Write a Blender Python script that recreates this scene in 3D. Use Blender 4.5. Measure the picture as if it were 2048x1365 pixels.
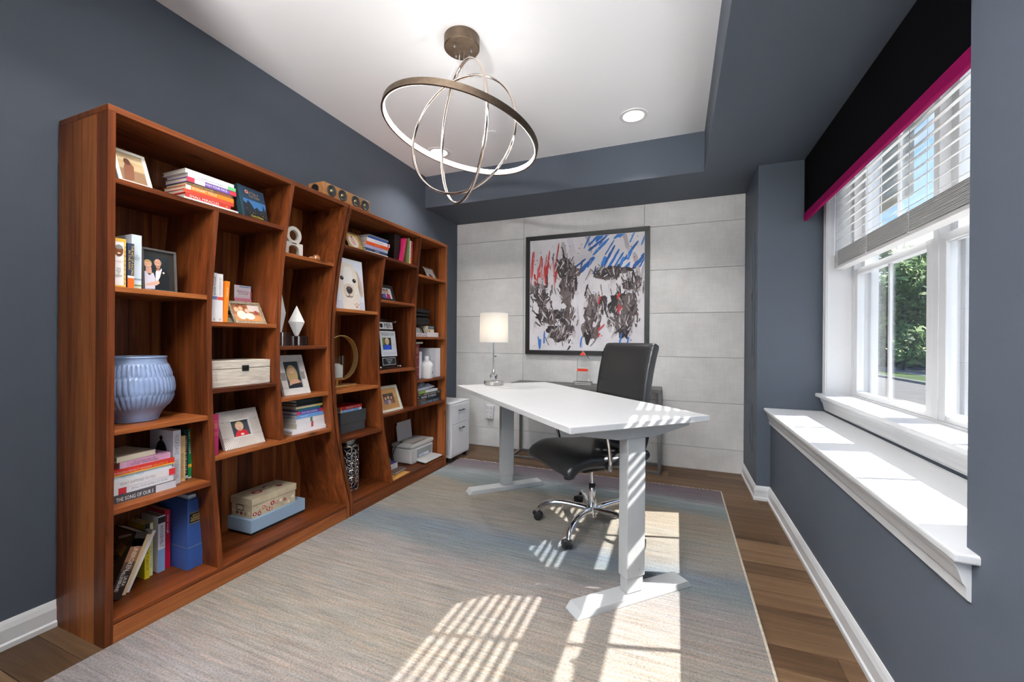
import bpy, bmesh, math, random
import numpy as np
from mathutils import Vector, Matrix
random.seed(7)
for o in list(bpy.data.objects): bpy.data.objects.remove(o)
S = bpy.context.scene
COL = S.collection
PI = math.pi

# ---------------------------------------------------------------- camera
cam_d = bpy.data.cameras.new('camera'); cam = bpy.data.objects.new('camera', cam_d); COL.objects.link(cam)
S.camera = cam
cam_d.sensor_fit = 'HORIZONTAL'; cam_d.sensor_width = 36.0; cam_d.lens = 825.5 / 2048 * 36.0
cam_d.clip_start = 0.02; cam_d.clip_end = 300
yaw, pitch, roll = 0.380272, -0.001249, 0.0071624
fw = Vector((-math.sin(yaw)*math.cos(pitch), math.cos(yaw)*math.cos(pitch), math.sin(pitch)))
rt = Vector((math.cos(yaw), math.sin(yaw), 0)); up = rt.cross(fw)
r2 = math.cos(roll)*rt + math.sin(roll)*up; u2 = -math.sin(roll)*rt + math.cos(roll)*up
cam.matrix_world = Matrix(((r2.x, u2.x, -fw.x, 0), (r2.y, u2.y, -fw.y, 0), (r2.z, u2.z, -fw.z, 1.13), (0, 0, 0, 1)))

# ---------------------------------------------------------------- world, sun, exposure
S.view_settings.view_transform = 'Standard'; S.view_settings.look = 'None'
S.view_settings.gamma = 1.0; S.view_settings.use_curve_mapping = False
S.view_settings.exposure = 1.34
SKY = .68; SUN = 6.8
W = bpy.data.worlds.new('sky'); S.world = W; W.use_nodes = True
nt = W.node_tree; N = nt.nodes; L = nt.links; N.clear()
tc = N.new('ShaderNodeTexCoord'); sep = N.new('ShaderNodeSeparateXYZ'); L.new(tc.outputs['Generated'], sep.inputs[0])
rp = N.new('ShaderNodeValToRGB'); L.new(sep.outputs['Z'], rp.inputs[0])
e = rp.color_ramp.elements
e[0].position = 0.0; e[0].color = (.78, .86, .93, 1)
e[1].position = 1.0; e[1].color = (.05, .22, .68, 1)
q = e.new(.18); q.color = (.34, .60, .85, 1)
q = e.new(.45); q.color = (.085, .34, .76, 1)
mp = N.new('ShaderNodeMapping'); mp.inputs['Scale'].default_value = (2.2, 2.2, 6.0); mp.inputs['Location'].default_value = (.35, .1, .0)
L.new(tc.outputs['Generated'], mp.inputs[0])
nz = N.new('ShaderNodeTexNoise'); nz.inputs['Scale'].default_value = 1.6; nz.inputs['Detail'].default_value = 7; nz.inputs['Roughness'].default_value = .58
L.new(mp.outputs[0], nz.inputs['Vector'])
cr = N.new('ShaderNodeValToRGB'); L.new(nz.outputs['Fac'], cr.inputs[0])
cr.color_ramp.elements[0].position = .52; cr.color_ramp.elements[1].position = .68
mx = N.new('ShaderNodeMixRGB'); L.new(cr.outputs[0], mx.inputs[0]); L.new(rp.outputs[0], mx.inputs[1]); mx.inputs[2].default_value = (.93, .95, .97, 1)
bg = N.new('ShaderNodeBackground'); bg.inputs['Strength'].default_value = SKY; L.new(mx.outputs[0], bg.inputs['Color'])
wo = N.new('ShaderNodeOutputWorld'); L.new(bg.outputs[0], wo.inputs[0])
sd = bpy.data.lights.new('sun', 'SUN'); sun = bpy.data.objects.new('sun', sd); COL.objects.link(sun)
sd.energy = SUN; sd.angle = math.radians(.40); sd.color = (1, .975, .935)
sun.rotation_euler = Vector((-.865, -.25, -1.0)).to_track_quat('-Z', 'Y').to_euler()
sun.location = (6, 3, 8)

# ---------------------------------------------------------------- materials
MC = {}
def srgb(h):
    h = h.lstrip('#'); c = [int(h[i:i+2], 16)/255 for i in (0, 2, 4)]
    return tuple(x/12.92 if x <= .04045 else ((x+.055)/1.055)**2.4 for x in c)
def _new(name):
    m = bpy.data.materials.new(name); m.use_nodes = True
    b = m.node_tree.nodes['Principled BSDF']; return m, m.node_tree.nodes, m.node_tree.links, b
def mat(name, color, rough=.5, metal=0., spec=.5, var=0., vscale=8., bump=0., bscale=60., coat=0., stretch=(1, 1, 1), emit=None, estr=0., trans=0., ior=1.45, sheen=0., rand=0.):
    if name in MC: return MC[name]
    m, N, L, b = _new(name)
    c = srgb(color) if isinstance(color, str) else color
    b.inputs['Base Color'].default_value = (*c, 1)
    b.inputs['Roughness'].default_value = rough; b.inputs['Metallic'].default_value = metal
    b.inputs['Specular IOR Level'].default_value = spec; b.inputs['IOR'].default_value = ior
    if coat: b.inputs['Coat Weight'].default_value = coat; b.inputs['Coat Roughness'].default_value = .15
    if trans: b.inputs['Transmission Weight'].default_value = trans
    if sheen: b.inputs['Sheen Weight'].default_value = sheen
    if emit is not None:
        b.inputs['Emission Color'].default_value = (*emit, 1); b.inputs['Emission Strength'].default_value = estr
    if var or bump or rand:
        tc = N.new('ShaderNodeTexCoord'); mp = N.new('ShaderNodeMapping'); mp.inputs['Scale'].default_value = stretch
        L.new(tc.outputs['Object'], mp.inputs[0])
        if var or rand:
            n = N.new('ShaderNodeTexNoise'); n.inputs['Scale'].default_value = vscale; n.inputs['Detail'].default_value = 5
            L.new(mp.outputs[0], n.inputs['Vector'])
            r = N.new('ShaderNodeValToRGB'); L.new(n.outputs['Fac'], r.inputs[0])
            r.color_ramp.elements[0].position = .3; r.color_ramp.elements[1].position = .7
            r.color_ramp.elements[0].color = (*[max(0, x*(1-var)) for x in c], 1)
            r.color_ramp.elements[1].color = (*[min(1, x*(1+var)) for x in c], 1)
            out = r.outputs[0]
            if rand:
                oi = N.new('ShaderNodeObjectInfo'); mr = N.new('ShaderNodeMapRange')
                mr.inputs['To Min'].default_value = 1-rand; mr.inputs['To Max'].default_value = 1+rand
                L.new(oi.outputs['Random'], mr.inputs['Value'])
                hs = N.new('ShaderNodeHueSaturation'); L.new(mr.outputs[0], hs.inputs['Value']); L.new(out, hs.inputs['Color']); out = hs.outputs[0]
            L.new(out, b.inputs['Base Color'])
        if bump:
            n2 = N.new('ShaderNodeTexNoise'); n2.inputs['Scale'].default_value = bscale; n2.inputs['Detail'].default_value = 3
            L.new(mp.outputs[0], n2.inputs['Vector'])
            bp = N.new('ShaderNodeBump'); bp.inputs['Strength'].default_value = bump; bp.inputs['Distance'].default_value = .004
            L.new(n2.outputs['Fac'], bp.inputs['Height']); L.new(bp.outputs[0], b.inputs['Normal'])
    MC[name] = m; return m
def paint(hexc, rough=.55, spec=.4):
    return mat('print_'+hexc.strip('#')+('' if rough == .55 else '_%d' % int(rough*100)), hexc, rough, spec=spec)
def wood(name, dark, mid, light, axis, rough=.42, scale=1.0, spread=.5, coat=.0, knots=True):
    if name in MC: return MC[name]
    m, N, L, b = _new(name)
    tc = N.new('ShaderNodeTexCoord'); oi = N.new('ShaderNodeObjectInfo')
    mul = N.new('ShaderNodeVectorMath'); mul.operation = 'SCALE'; cx = N.new('ShaderNodeCombineXYZ')
    for k in range(3): L.new(oi.outputs['Random'], cx.inputs[k])
    L.new(cx.outputs[0], mul.inputs[0]); mul.inputs['Scale'].default_value = 37.0
    add = N.new('ShaderNodeVectorMath'); L.new(tc.outputs['Object'], add.inputs[0]); L.new(mul.outputs[0], add.inputs[1])
    s = [18*scale]*3; s['xyz'.index(axis)] = 1.1*scale
    mp = N.new('ShaderNodeMapping'); mp.inputs['Scale'].default_value = s; L.new(add.outputs[0], mp.inputs[0])
    n = N.new('ShaderNodeTexNoise'); n.inputs['Scale'].default_value = 1.0; n.inputs['Detail'].default_value = 8; n.inputs['Roughness'].default_value = .62; n.inputs['Distortion'].default_value = 1.1
    L.new(mp.outputs[0], n.inputs['Vector'])
    s2 = [90*scale]*3; s2['xyz'.index(axis)] = 3*scale
    mp2 = N.new('ShaderNodeMapping'); mp2.inputs['Scale'].default_value = s2; L.new(add.outputs[0], mp2.inputs[0])
    n2 = N.new('ShaderNodeTexNoise'); n2.inputs['Scale'].default_value = 1.0; n2.inputs['Detail'].default_value = 4
    L.new(mp2.outputs[0], n2.inputs['Vector'])
    m1 = N.new('ShaderNodeMath'); m1.operation = 'MULTIPLY_ADD'; L.new(n2.outputs['Fac'], m1.inputs[0]); m1.inputs[1].default_value = .28; L.new(n.outputs['Fac'], m1.inputs[2])
    m2 = N.new('ShaderNodeMath'); m2.operation = 'MULTIPLY_ADD'; L.new(oi.outputs['Random'], m2.inputs[0]); m2.inputs[1].default_value = spread; L.new(m1.outputs[0], m2.inputs[2])
    m3 = N.new('ShaderNodeMath'); m3.operation = 'SUBTRACT'; L.new(m2.outputs[0], m3.inputs[0]); m3.inputs[1].default_value = .14+spread/2
    r = N.new('ShaderNodeValToRGB'); L.new(m3.outputs[0], r.inputs[0]); ee = r.color_ramp.elements
    ee[0].position = .22; ee[0].color = (*dark, 1); ee[1].position = .78; ee[1].color = (*light, 1); k = ee.new(.5); k.color = (*mid, 1)
    out = r.outputs[0]
    if knots:
        s3 = [9.0]*3; s3['xyz'.index(axis)] = 4.0
        mp3 = N.new('ShaderNodeMapping'); mp3.inputs['Scale'].default_value = s3; L.new(add.outputs[0], mp3.inputs[0])
        v = N.new('ShaderNodeTexVoronoi'); v.inputs['Scale'].default_value = .55; L.new(mp3.outputs[0], v.inputs['Vector'])
        kr = N.new('ShaderNodeValToRGB'); L.new(v.outputs['Distance'], kr.inputs[0])
        kr.color_ramp.elements[0].position = .03; kr.color_ramp.elements[0].color = (.25, .2, .2, 1); kr.color_ramp.elements[1].position = .11
        mm = N.new('ShaderNodeMixRGB'); mm.blend_type = 'MULTIPLY'; mm.inputs[0].default_value = 1; L.new(out, mm.inputs[1]); L.new(kr.outputs[0], mm.inputs[2]); out = mm.outputs[0]
    L.new(out, b.inputs['Base Color'])
    b.inputs['Roughness'].default_value = rough; b.inputs['Specular IOR Level'].default_value = .18; b.inputs['Coat Weight'].default_value = coat; b.inputs['Coat Roughness'].default_value = .25
    bp = N.new('ShaderNodeBump'); bp.inputs['Strength'].default_value = .12; bp.inputs['Distance'].default_value = .002; L.new(n2.outputs['Fac'], bp.inputs['Height']); L.new(bp.outputs[0], b.inputs['Normal'])
    MC[name] = m; return m
def glassm(name, tint=(1, 1, 1), refl=.07, rough=.0):
    if name in MC: return MC[name]
    m, N, L, b = _new(name); N.remove(b)
    t = N.new('ShaderNodeBsdfTransparent'); t.inputs[0].default_value = (*tint, 1)
    g = N.new('ShaderNodeBsdfGlossy'); g.inputs['Roughness'].default_value = rough; g.inputs[0].default_value = (1, 1, 1, 1)
    lw = N.new('ShaderNodeLayerWeight'); lw.inputs['Blend'].default_value = refl*2.2
    mr = N.new('ShaderNodeMapRange'); L.new(lw.outputs['Fresnel'], mr.inputs['Value']); mr.inputs['To Max'].default_value = .55
    x = N.new('ShaderNodeMixShader'); L.new(mr.outputs[0], x.inputs[0]); L.new(t.outputs[0], x.inputs[1]); L.new(g.outputs[0], x.inputs[2])
    L.new(x.outputs[0], N['Material Output'].inputs[0]); MC[name] = m; return m

WA, WB, WC = (.055, .0125, .0036), (.185, .046, .0115), (.37, .122, .032)
w_z = wood('acacia_upright', WA, WB, WC, 'z')
w_y = wood('acacia_shelf', WA, WB, WC, 'y')
w_e = wood('acacia_rail', (.085, .022, .007), (.21, .058, .017), (.34, .118, .036), 'y', spread=.3)
m_blue = mat('slate_blue_paint', (.082, .097, .122), .55, spec=.25, bump=.05, bscale=240)
m_ceil = mat('ceiling_white_paint', (.88, .89, .90), .85)
m_trim = mat('trim_white_paint', (.68, .685, .69), .38, spec=.4)
m_vinyl = mat('window_white_vinyl', (.70, .705, .715), .35)
m_glass = glassm('window_glass')
m_chrome = mat('chrome', (.86, .86, .87), .08, 1.)
m_nickel = mat('brushed_nickel', (.62, .60, .58), .28, 1.)
m_black = mat('black_plastic', (.012, .012, .013), .4)
m_white = mat('white_plastic', (.78, .78, .78), .4)
m_paper = mat('page_paper', '#d9cdb8', .8, var=.08, vscale=3, stretch=(1, 1, 200))
m_paperw = mat('white_paper', (.82, .82, .84), .8)

# ---------------------------------------------------------------- mesh helpers
class MB:
    def __init__(s): s.v = []; s.f = []; s.m = []
    def add(s, vs, fs, m=0):
        o = len(s.v); s.v += [tuple(p) for p in vs]; s.f += [tuple(i+o for i in f) for f in fs]; s.m += [m]*len(fs); return s
    def box(s, x0, x1, y0, y1, z0, z1, m=0):
        return s.add([(x0,y0,z0),(x1,y0,z0),(x1,y1,z0),(x0,y1,z0),(x0,y0,z1),(x1,y0,z1),(x1,y1,z1),(x0,y1,z1)],
                     [(0,3,2,1),(4,5,6,7),(0,1,5,4),(1,2,6,5),(2,3,7,6),(3,0,4,7)], m)
    def prism(s, poly, a0, a1, plane='yz', m=0):
        n = len(poly)
        ar = sum(poly[i][0]*poly[(i+1) % n][1]-poly[(i+1) % n][0]*poly[i][1] for i in range(n))
        if ar < 0: poly = poly[::-1]
        def P(p, a): return {'yz': (a, p[0], p[1]), 'xy': (p[0], p[1], a), 'xz': (p[0], a, p[1])}[plane]
        vs = [P(p, a0) for p in poly]+[P(p, a1) for p in poly]
        fs = [tuple(range(n))[::-1], tuple(range(n, 2*n))]+[(i, (i+1) % n, (i+1) % n+n, i+n) for i in range(n)]
        if plane == 'xz': fs = [f[::-1] for f in fs]
        return s.add(vs, fs, m)
    def lathe(s, prof, n=32, c=(0, 0, 0), axis='z', m=0, cap=True, fn=None):
        vs = []; fs = []; k = len(prof)
        for i in range(n):
            a = 2*PI*i/n
            for r, z in prof:
                rr = fn(r, z, a) if fn else r
                p = (rr*math.cos(a), rr*math.sin(a), z)
                if axis == 'x': p = (p[2], p[0], p[1])
                if axis == 'y': p = (p[1], p[2], p[0])
                vs.append((p[0]+c[0], p[1]+c[1], p[2]+c[2]))
        for i in range(n):
            j = (i+1) % n
            for t in range(k-1): fs.append((i*k+t, j*k+t, j*k+t+1, i*k+t+1))
        if cap:
            fs.append(tuple(i*k for i in range(n))[::-1]); fs.append(tuple(i*k+k-1 for i in range(n)))
        return s.add(vs, fs, m)
    def cyl(s, c, r, h, axis='z', n=24, m=0): return s.lathe([(r, 0), (r, h)], n, c, axis, m)
    def tube(s, pts, r, n=10, closed=False, m=0, flat=None):
        P = [Vector(p) for p in pts]; k = len(P); T = []
        for i in range(k):
            a = P[(i-1) % k] if (closed or i > 0) else P[i]; b = P[(i+1) % k] if (closed or i < k-1) else P[i]
            T.append((b-a).normalized())
        ref = Vector((0, 0, 1)) if abs(T[0].z) < .9 else Vector((1, 0, 0))
        nn = (ref-T[0]*ref.dot(T[0])).normalized(); vs = []
        for i in range(k):
            nn = (nn-T[i]*nn.dot(T[i])).normalized(); bb = T[i].cross(nn)
            rr = r[i] if isinstance(r, (list, tuple)) else r
            for j in range(n):
                a = 2*PI*j/n; fl = flat or (1, 1)
                vs.append(P[i]+nn*rr*fl[0]*math.cos(a)+bb*rr*fl[1]*math.sin(a))
        fs = [(i*n+j, i*n+(j+1) % n, ((i+1) % k)*n+(j+1) % n, ((i+1) % k)*n+j) for i in range(k if closed else k-1) for j in range(n)]
        if not closed: fs += [tuple(range(n))[::-1], tuple((k-1)*n+j for j in range(n))]
        return s.add(vs, fs, m)
    def sweep(s, line, w, t, n=28, pw=4.0, taper=None, m=0):
        # slab along a centre line in the xz plane, super-elliptic section of width w (y) and thickness t
        P = [Vector((p[0], 0, p[1])) for p in line]; k = len(P); vs = []
        for i in range(k):
            T = (P[min(i+1, k-1)]-P[max(i-1, 0)]).normalized(); nn = Vector((-T.z, 0, T.x))
            sc = taper[i] if taper else (1, 1)
            for j in range(n):
                a = 2*PI*j/n; ca, sa = math.cos(a), math.sin(a)
                y = math.copysign(abs(ca)**(2/pw), ca)*w/2*sc[0]; h = math.copysign(abs(sa)**(2/(pw*.6)), sa)*t/2*sc[1]
                vs.append(P[i]+Vector((0, y, 0))+nn*h)
        fs = [(i*n+j, (i+1)*n+j, (i+1)*n+(j+1) % n, i*n+(j+1) % n) for i in range(k-1) for j in range(n)]
        fs += [tuple(range(n)), tuple((k-1)*n+j for j in range(n))[::-1]]
        return s.add(vs, fs, m)
    def mesh(s, name, mats, smooth=False, ang=35):
        me = bpy.data.meshes.new(name); me.from_pydata(s.v, [], s.f)
        for mm in (mats if isinstance(mats, (list, tuple)) else [mats]): me.materials.append(mm)
        if isinstance(mats, (list, tuple)) and len(mats) > 1: me.polygons.foreach_set('material_index', s.m)
        if smooth:
            me.polygons.foreach_set('use_smooth', [True]*len(me.polygons)); me.set_sharp_from_angle(angle=math.radians(ang))
        me.update(); return me
    def build(s, name, mats, parent=None, smooth=False, bevel=0., seg=2, ang=35, label=None):
        o = bpy.data.objects.new(name, s.mesh(name, mats, smooth, ang)); COL.objects.link(o)
        if parent: o.parent = parent
        if bevel:
            b = o.modifiers.new('bevel', 'BEVEL'); b.width = bevel; b.segments = seg; b.limit_method = 'ANGLE'; b.angle_limit = math.radians(40)
            b.harden_normals = False
        if label: o['label'] = label
        return o
def tag(o, label, cat, group=None, kind=None):
    o['label'] = label; o['category'] = cat
    if group: o['group'] = group
    if kind: o['kind'] = kind
    return o
def thing(name, label, cat, loc=(0, 0, 0), rot=(0, 0, 0), group=None):
    o = bpy.data.objects.new(name, None); COL.objects.link(o); o.empty_display_size = .05
    o.location = loc; o.rotation_euler = rot; return tag(o, label, cat, group)
def struct(name, mb, m, parent=None, label=None, **k):
    o = mb.build(name, m, parent, **k)
    if parent is None:
        o['kind'] = 'structure'
    if label: o['label'] = label
    return o
def B(x0, x1, y0, y1, z0, z1): return MB().box(x0, x1, y0, y1, z0, z1)
def ell(cx, cy, rx, ry=None, n=22, a0=0, rot=0):
    ry = ry or rx; out = []
    for i in range(n):
        a = a0+2*PI*i/n; x, y = rx*math.cos(a), ry*math.sin(a)
        out.append((cx+x*math.cos(rot)-y*math.sin(rot), cy+x*math.sin(rot)+y*math.cos(rot)))
    return out
def rect(x0, y0, x1, y1): return [(x0, y0), (x1, y0), (x1, y1), (x0, y1)]
def flatprint(name, parent, shapes, origin, ud=(0, 1, 0), vd=(0, 0, 1), step=.00025, rough=.4, label=None):
    # flat printed picture: layered coloured polygons on a real surface
    o = Vector(origin); u = Vector(ud); v = Vector(vd); nrm = u.cross(v); mb = MB(); mats = []
    for i, (c, pts) in enumerate(shapes):
        mm = paint(c, rough)
        if mm not in mats: mats.append(mm)
        d = nrm*(step*(i+1))
        mb.add([o+u*p[0]+v*p[1]+d for p in pts], [tuple(range(len(pts)))], mats.index(mm))
    # orient faces to the normal
    for k, f in enumerate(mb.f):
        a, b, c = [Vector(mb.v[j]) for j in f[:3]]; nn = Vector((0, 0, 0))
        for j in range(len(f)): nn += Vector(mb.v[f[j]]).cross(Vector(mb.v[f[(j+1) % len(f)]]))
        if nn.dot(nrm) < 0: mb.f[k] = f[::-1]
    return mb.build(name, mats, parent, label=label)
def lettering(parent, body, w, h, center, xd, yd, m, name='lettering', off=.0006, squash=True, bold=0.):
    cu = bpy.data.curves.new('t', 'FONT'); cu.body = body; cu.align_x = 'CENTER'; cu.resolution_u = 2
    cu.offset = bold; cu.space_line = .85
    to = bpy.data.objects.new('t', cu); me = bpy.data.meshes.new_from_object(to)
    bpy.data.objects.remove(to); bpy.data.curves.remove(cu)
    co = np.empty(len(me.vertices)*3); me.vertices.foreach_get('co', co); co = co.reshape(-1, 3)
    lo, hi = co.min(0), co.max(0); sx = w/max(hi[0]-lo[0], 1e-6); sy = h/max(hi[1]-lo[1], 1e-6)
    if not squash: sx = sy = min(sx, sy)
    X, Y = Vector(xd).normalized(), Vector(yd).normalized(); Z = X.cross(Y); c = Vector(center)+Z*off
    a = (co[:, :1]-(lo[0]+hi[0])/2)*sx; b = (co[:, 1:2]-(lo[1]+hi[1])/2)*sy
    out = np.array(c)[None]+a*np.array(X)[None]+b*np.array(Y)[None]
    me.vertices.foreach_set('co', out.astype(np.float32).ravel()); me.name = name
    me.materials.clear(); me.materials.append(m); me.update()
    o = bpy.data.objects.new(name, me); COL.objects.link(o); o.parent = parent; return o
def catmull(pts, n=6):
    out = []; P = [np.array(p, float) for p in pts]
    for i in range(len(P)-1):
        p0 = P[max(i-1, 0)]; p1 = P[i]; p2 = P[i+1]; p3 = P[min(i+2, len(P)-1)]
        for k in range(n):
            t = k/n; out.append(.5*((2*p1)+(-p0+p2)*t+(2*p0-5*p1+4*p2-p3)*t*t+(-p0+3*p1-3*p2+p3)*t**3))
    out.append(P[-1]); return out
# ================================================================ STRUCTURE
XL, XR, YB, ZC, ZS = -2.26, .622, 4.0, 2.70, 2.40
YN = -1.5
floor = struct('floor', B(XL-.12, 1.165, YN-.12, 4.14, -.14, -.016), mat('subfloor', (.05, .035, .025), .8))
floor['label'] = 'brown oak plank floor around the rug'
m_oak = wood('oak_plank', (.062, .034, .0175), (.120, .069, .036), (.185, .112, .061), 'x', rough=.42, spread=.35, coat=.0, scale=.8)
random.seed(3)
pm = {}
pw = .127; k = 0; y = YN
while y < 4.0:
    x = XL; first = True
    while x < XR+.0:
        ln = random.choice([.9, 1.2, 1.5, 1.8]) if not first else random.choice([.4, .7, 1.0, 1.3])
        first = False
        x1 = min(x+ln, .95); w1 = min(pw, 4.012-y)
        ob = B(0, x1-x-.0015, 0, w1-.0015, -.016, 0).build('plank', m_oak, floor, bevel=.0012, seg=1)
        ob.location = (x, y, 0); x = x1
        if x >= .62: break
    y += pw
m_wb = m_blue
struct('wall_left', B(XL-.12, XL, YN-.12, 4.14, 0, 2.9), m_blue)['label'] = 'slate blue wall behind the bookcases'
wback = struct('wall_back', B(XL-.12, 1.165, YB+.014, 4.14, 0, 2.9), mat('panel_joint_dark', (.16, .15, .14), .9))
wback['label'] = 'pale grey concrete panel wall behind the desk'
def tile_mat():
    m, N, L, b = _new('concrete_panel')
    tc = N.new('ShaderNodeTexCoord'); oi = N.new('ShaderNodeObjectInfo')
    n = N.new('ShaderNodeTexNoise'); n.inputs['Scale'].default_value = 2.2; n.inputs['Detail'].default_value = 9; n.inputs['Roughness'].default_value = .65
    cx = N.new('ShaderNodeCombineXYZ')
    for k in range(3): L.new(oi.outputs['Random'], cx.inputs[k])
    sc = N.new('ShaderNodeVectorMath'); sc.operation = 'SCALE'; sc.inputs['Scale'].default_value = 20; L.new(cx.outputs[0], sc.inputs[0])
    ad = N.new('ShaderNodeVectorMath'); L.new(tc.outputs['Object'], ad.inputs[0]); L.new(sc.outputs[0], ad.inputs[1]); L.new(ad.outputs[0], n.inputs['Vector'])
    # woven crosshatch
    w1 = N.new('ShaderNodeTexNoise'); m1 = N.new('ShaderNodeMapping'); m1.inputs['Scale'].default_value = (160, 160, 9); L.new(ad.outputs[0], m1.inputs[0]); L.new(m1.outputs[0], w1.inputs['Vector']); w1.inputs['Scale'].default_value = 1
    w2 = N.new('ShaderNodeTexNoise'); m2 = N.new('ShaderNodeMapping'); m2.inputs['Scale'].default_value = (9, 160, 160); L.new(ad.outputs[0], m2.inputs[0]); L.new(m2.outputs[0], w2.inputs['Vector']); w2.inputs['Scale'].default_value = 1
    a = N.new('ShaderNodeMath'); a.operation = 'ADD'; L.new(w1.outputs[0], a.inputs[0]); L.new(w2.outputs[0], a.inputs[1])
    q = N.new('ShaderNodeMath'); q.operation = 'MULTIPLY_ADD'; L.new(a.outputs[0], q.inputs[0]); q.inputs[1].default_value = .22; L.new(n.outputs['Fac'], q.inputs[2])
    r = N.new('ShaderNodeValToRGB'); L.new(q.outputs[0], r.inputs[0]); r.color_ramp.elements[0].position = .45; r.color_ramp.elements[1].position = .95
    r.color_ramp.elements[0].color = (.60, .585, .565, 1); r.color_ramp.elements[1].color = (.85, .835, .81, 1)
    L.new(r.outputs[0], b.inputs['Base Color']); b.inputs['Roughness'].default_value = .7
    return m
m_tile = tile_mat()
zs = [0, .199, .597, .993, 1.388, 1.783, 2.182, 2.40]; xs = [XL, -1.476, -.289, .535]
for i in range(7):
    for j in range(3):
        t = B(.0015, xs[j+1]-xs[j]-.0015, 0, .0135, .0015, zs[i+1]-zs[i]-.0015).build('tile', m_tile, wback, bevel=.001, seg=1)
        t.location = (xs[j], YB, zs[i])
# right side
struct('wall_right', B(XR, 1.165, YN-.12, 1.27, 0, 2.9), m_blue)['label'] = 'slate blue wall at right beside the camera'
struct('wall_right_low', B(XR, 1.165, 1.27, 3.41, 0, .635), m_blue)['label'] = 'low slate blue wall under the white ledge'
struct('wall_column', B(.535, 1.165, 3.41, YB+.014, 0, 2.9), m_blue)['label'] = 'slate blue column between panel wall and window'
wm = MB(); wm.box(.933, 1.165, 1.27, 1.425, .635, 2.9); wm.box(.933, 1.165, 3.33, 3.41, .635, 2.9); wm.box(.933, 1.165, 1.425, 3.33, .635, .765); wm.box(.933, 1.165, 1.425, 3.33, 2.39, 2.9)
struct('wall_right_window', wm, m_blue)['label'] = 'slate blue wall around the recessed window'
struct('added_wall_blocker', B(XL, -1.50, YN, .22, 0, ZC), m_blue)['label'] = 'added slate blue block at left, out of view, shading the bookcase side'  # unseen block added to keep rear light off the bookcase side
# rear of the room, behind the camera: wall with an added glazed opening for fill daylight
rm = MB(); rm.box(XL-.12, -1.50, YN-.12, YN, 0, 2.9); rm.box(.52, 1.165, YN-.12, YN, 0, 2.9); rm.box(-1.50, .52, YN-.12, YN, 2.62, 2.9)
struct('wall_rear', rm, m_blue)['label'] = 'slate blue wall behind the camera'
d2 = bpy.data.objects.new('added_fill_door', None); COL.objects.link(d2); d2['kind'] = 'structure'; d2['label'] = 'added wide glazed door behind the camera letting fill daylight in'; d2.location = (0, YN-.06, 0)
fr = MB()
for a, b in ((-1.50, -1.42), (-.53, -.45), (.44, .52)): fr.box(a, b, -.03, .03, 0, 2.62)
for a, b in ((-1.42, -.53), (-.45, .44)): fr.box(a, b, -.03, .03, 0, .08); fr.box(a, b, -.03, .03, 2.54, 2.62); B(a, b, -.003, .003, .08, 2.54).build('pane', m_glass, d2)
fr.build('frame', m_trim, d2)
# ceiling and soffits
struct('ceiling', B(XL-.12, .18, YN-.12, 3.38, ZC, 2.9), m_ceil)['label'] = 'flat white tray ceiling'
struct('ceiling_soffit_back', B(XL-.0, 1.165, 3.38, YB+.014, ZS, 2.9), m_blue)['label'] = 'slate blue soffit over the panel wall'
struct('ceiling_soffit_right', B(.18, 1.165, YN, 3.38, ZS, 2.9), m_blue)['label'] = 'slate blue soffit over the window side'
# baseboards
def board(name, pts, h=.10, t=.014):
    # pts: polyline of wall foot (x,y); profile is on the left side of the direction of travel
    prof = [(0, 0), (t+.006, 0), (t+.006, .018), (t, .024), (t, h-.03), (t-.005, h-.012), (.004, h), (0, h)]
    mb = MB(); n = len(pts); k = len(prof); vs = []
    for i, p in enumerate(pts):
        a = Vector(pts[max(i-1, 0)]); b = Vector(pts[i]); c = Vector(pts[min(i+1, n-1)])
        d1 = (b-a).normalized() if i > 0 else (c-b).normalized(); d2 = (c-b).normalized() if i < n-1 else d1
        n1 = Vector((-d1.y, d1.x)); n2 = Vector((-d2.y, d2.x)); mm = (n1+n2).normalized(); mm = mm/max(mm.dot(n1), .3)
        vs += [(b.x+mm.x*q, b.y+mm.y*q, z) for q, z in prof]
    fs = [(i*k+j, i*k+(j+1) % k, (i+1)*k+(j+1) % k, (i+1)*k+j) for i in range(n-1) for j in range(k)]+[tuple(range(k))[::-1], tuple((n-1)*k+j for j in range(k))]
    return struct(name, mb.add(vs, fs), m_trim)
board('baseboard_right', [(XR, YN), (XR, 3.41), (.535, 3.41), (.535, YB-.001)])['label'] = 'white moulded baseboard along the right wall'
board('baseboard_left', [(XL, YB-.45), (XL, .22)])['label'] = 'white moulded baseboard at left behind the bookcase'
# ledge (trim_1) : top board + moulding below
t1 = MB(); t1.box(.578, .933, 1.222, 3.41, .640, .662)
l1 = struct('trim_1', t1, m_trim, bevel=.006, seg=3); l1['label'] = 'long white ledge shelf below the window'
mo = MB(); prof = [(XR, .640), (.590, .640), (.590, .628), (.598, .612), (.606, .585), (.612, .575), (.614, .548), (XR, .543)]
mo.prism(prof, 1.25, 3.41, 'xz'); mo.build('moulding', m_trim, l1, bevel=.002)
# stool + apron (trim_2)
t2 = struct('trim_2', B(.873, 1.075, 1.36, 3.372, .764, .788), m_trim, bevel=.007, seg=3); t2['label'] = 'white window stool above the ledge'
ap = MB(); ap.prism([(.933, .764), (.895, .764), (.897, .745), (.908, .725), (.913, .705), (.916, .69), (.922, .678), (.933, .674)], 1.39, 3.345, 'xz'); ap.build('apron', m_trim, t2, bevel=.002)
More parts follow.
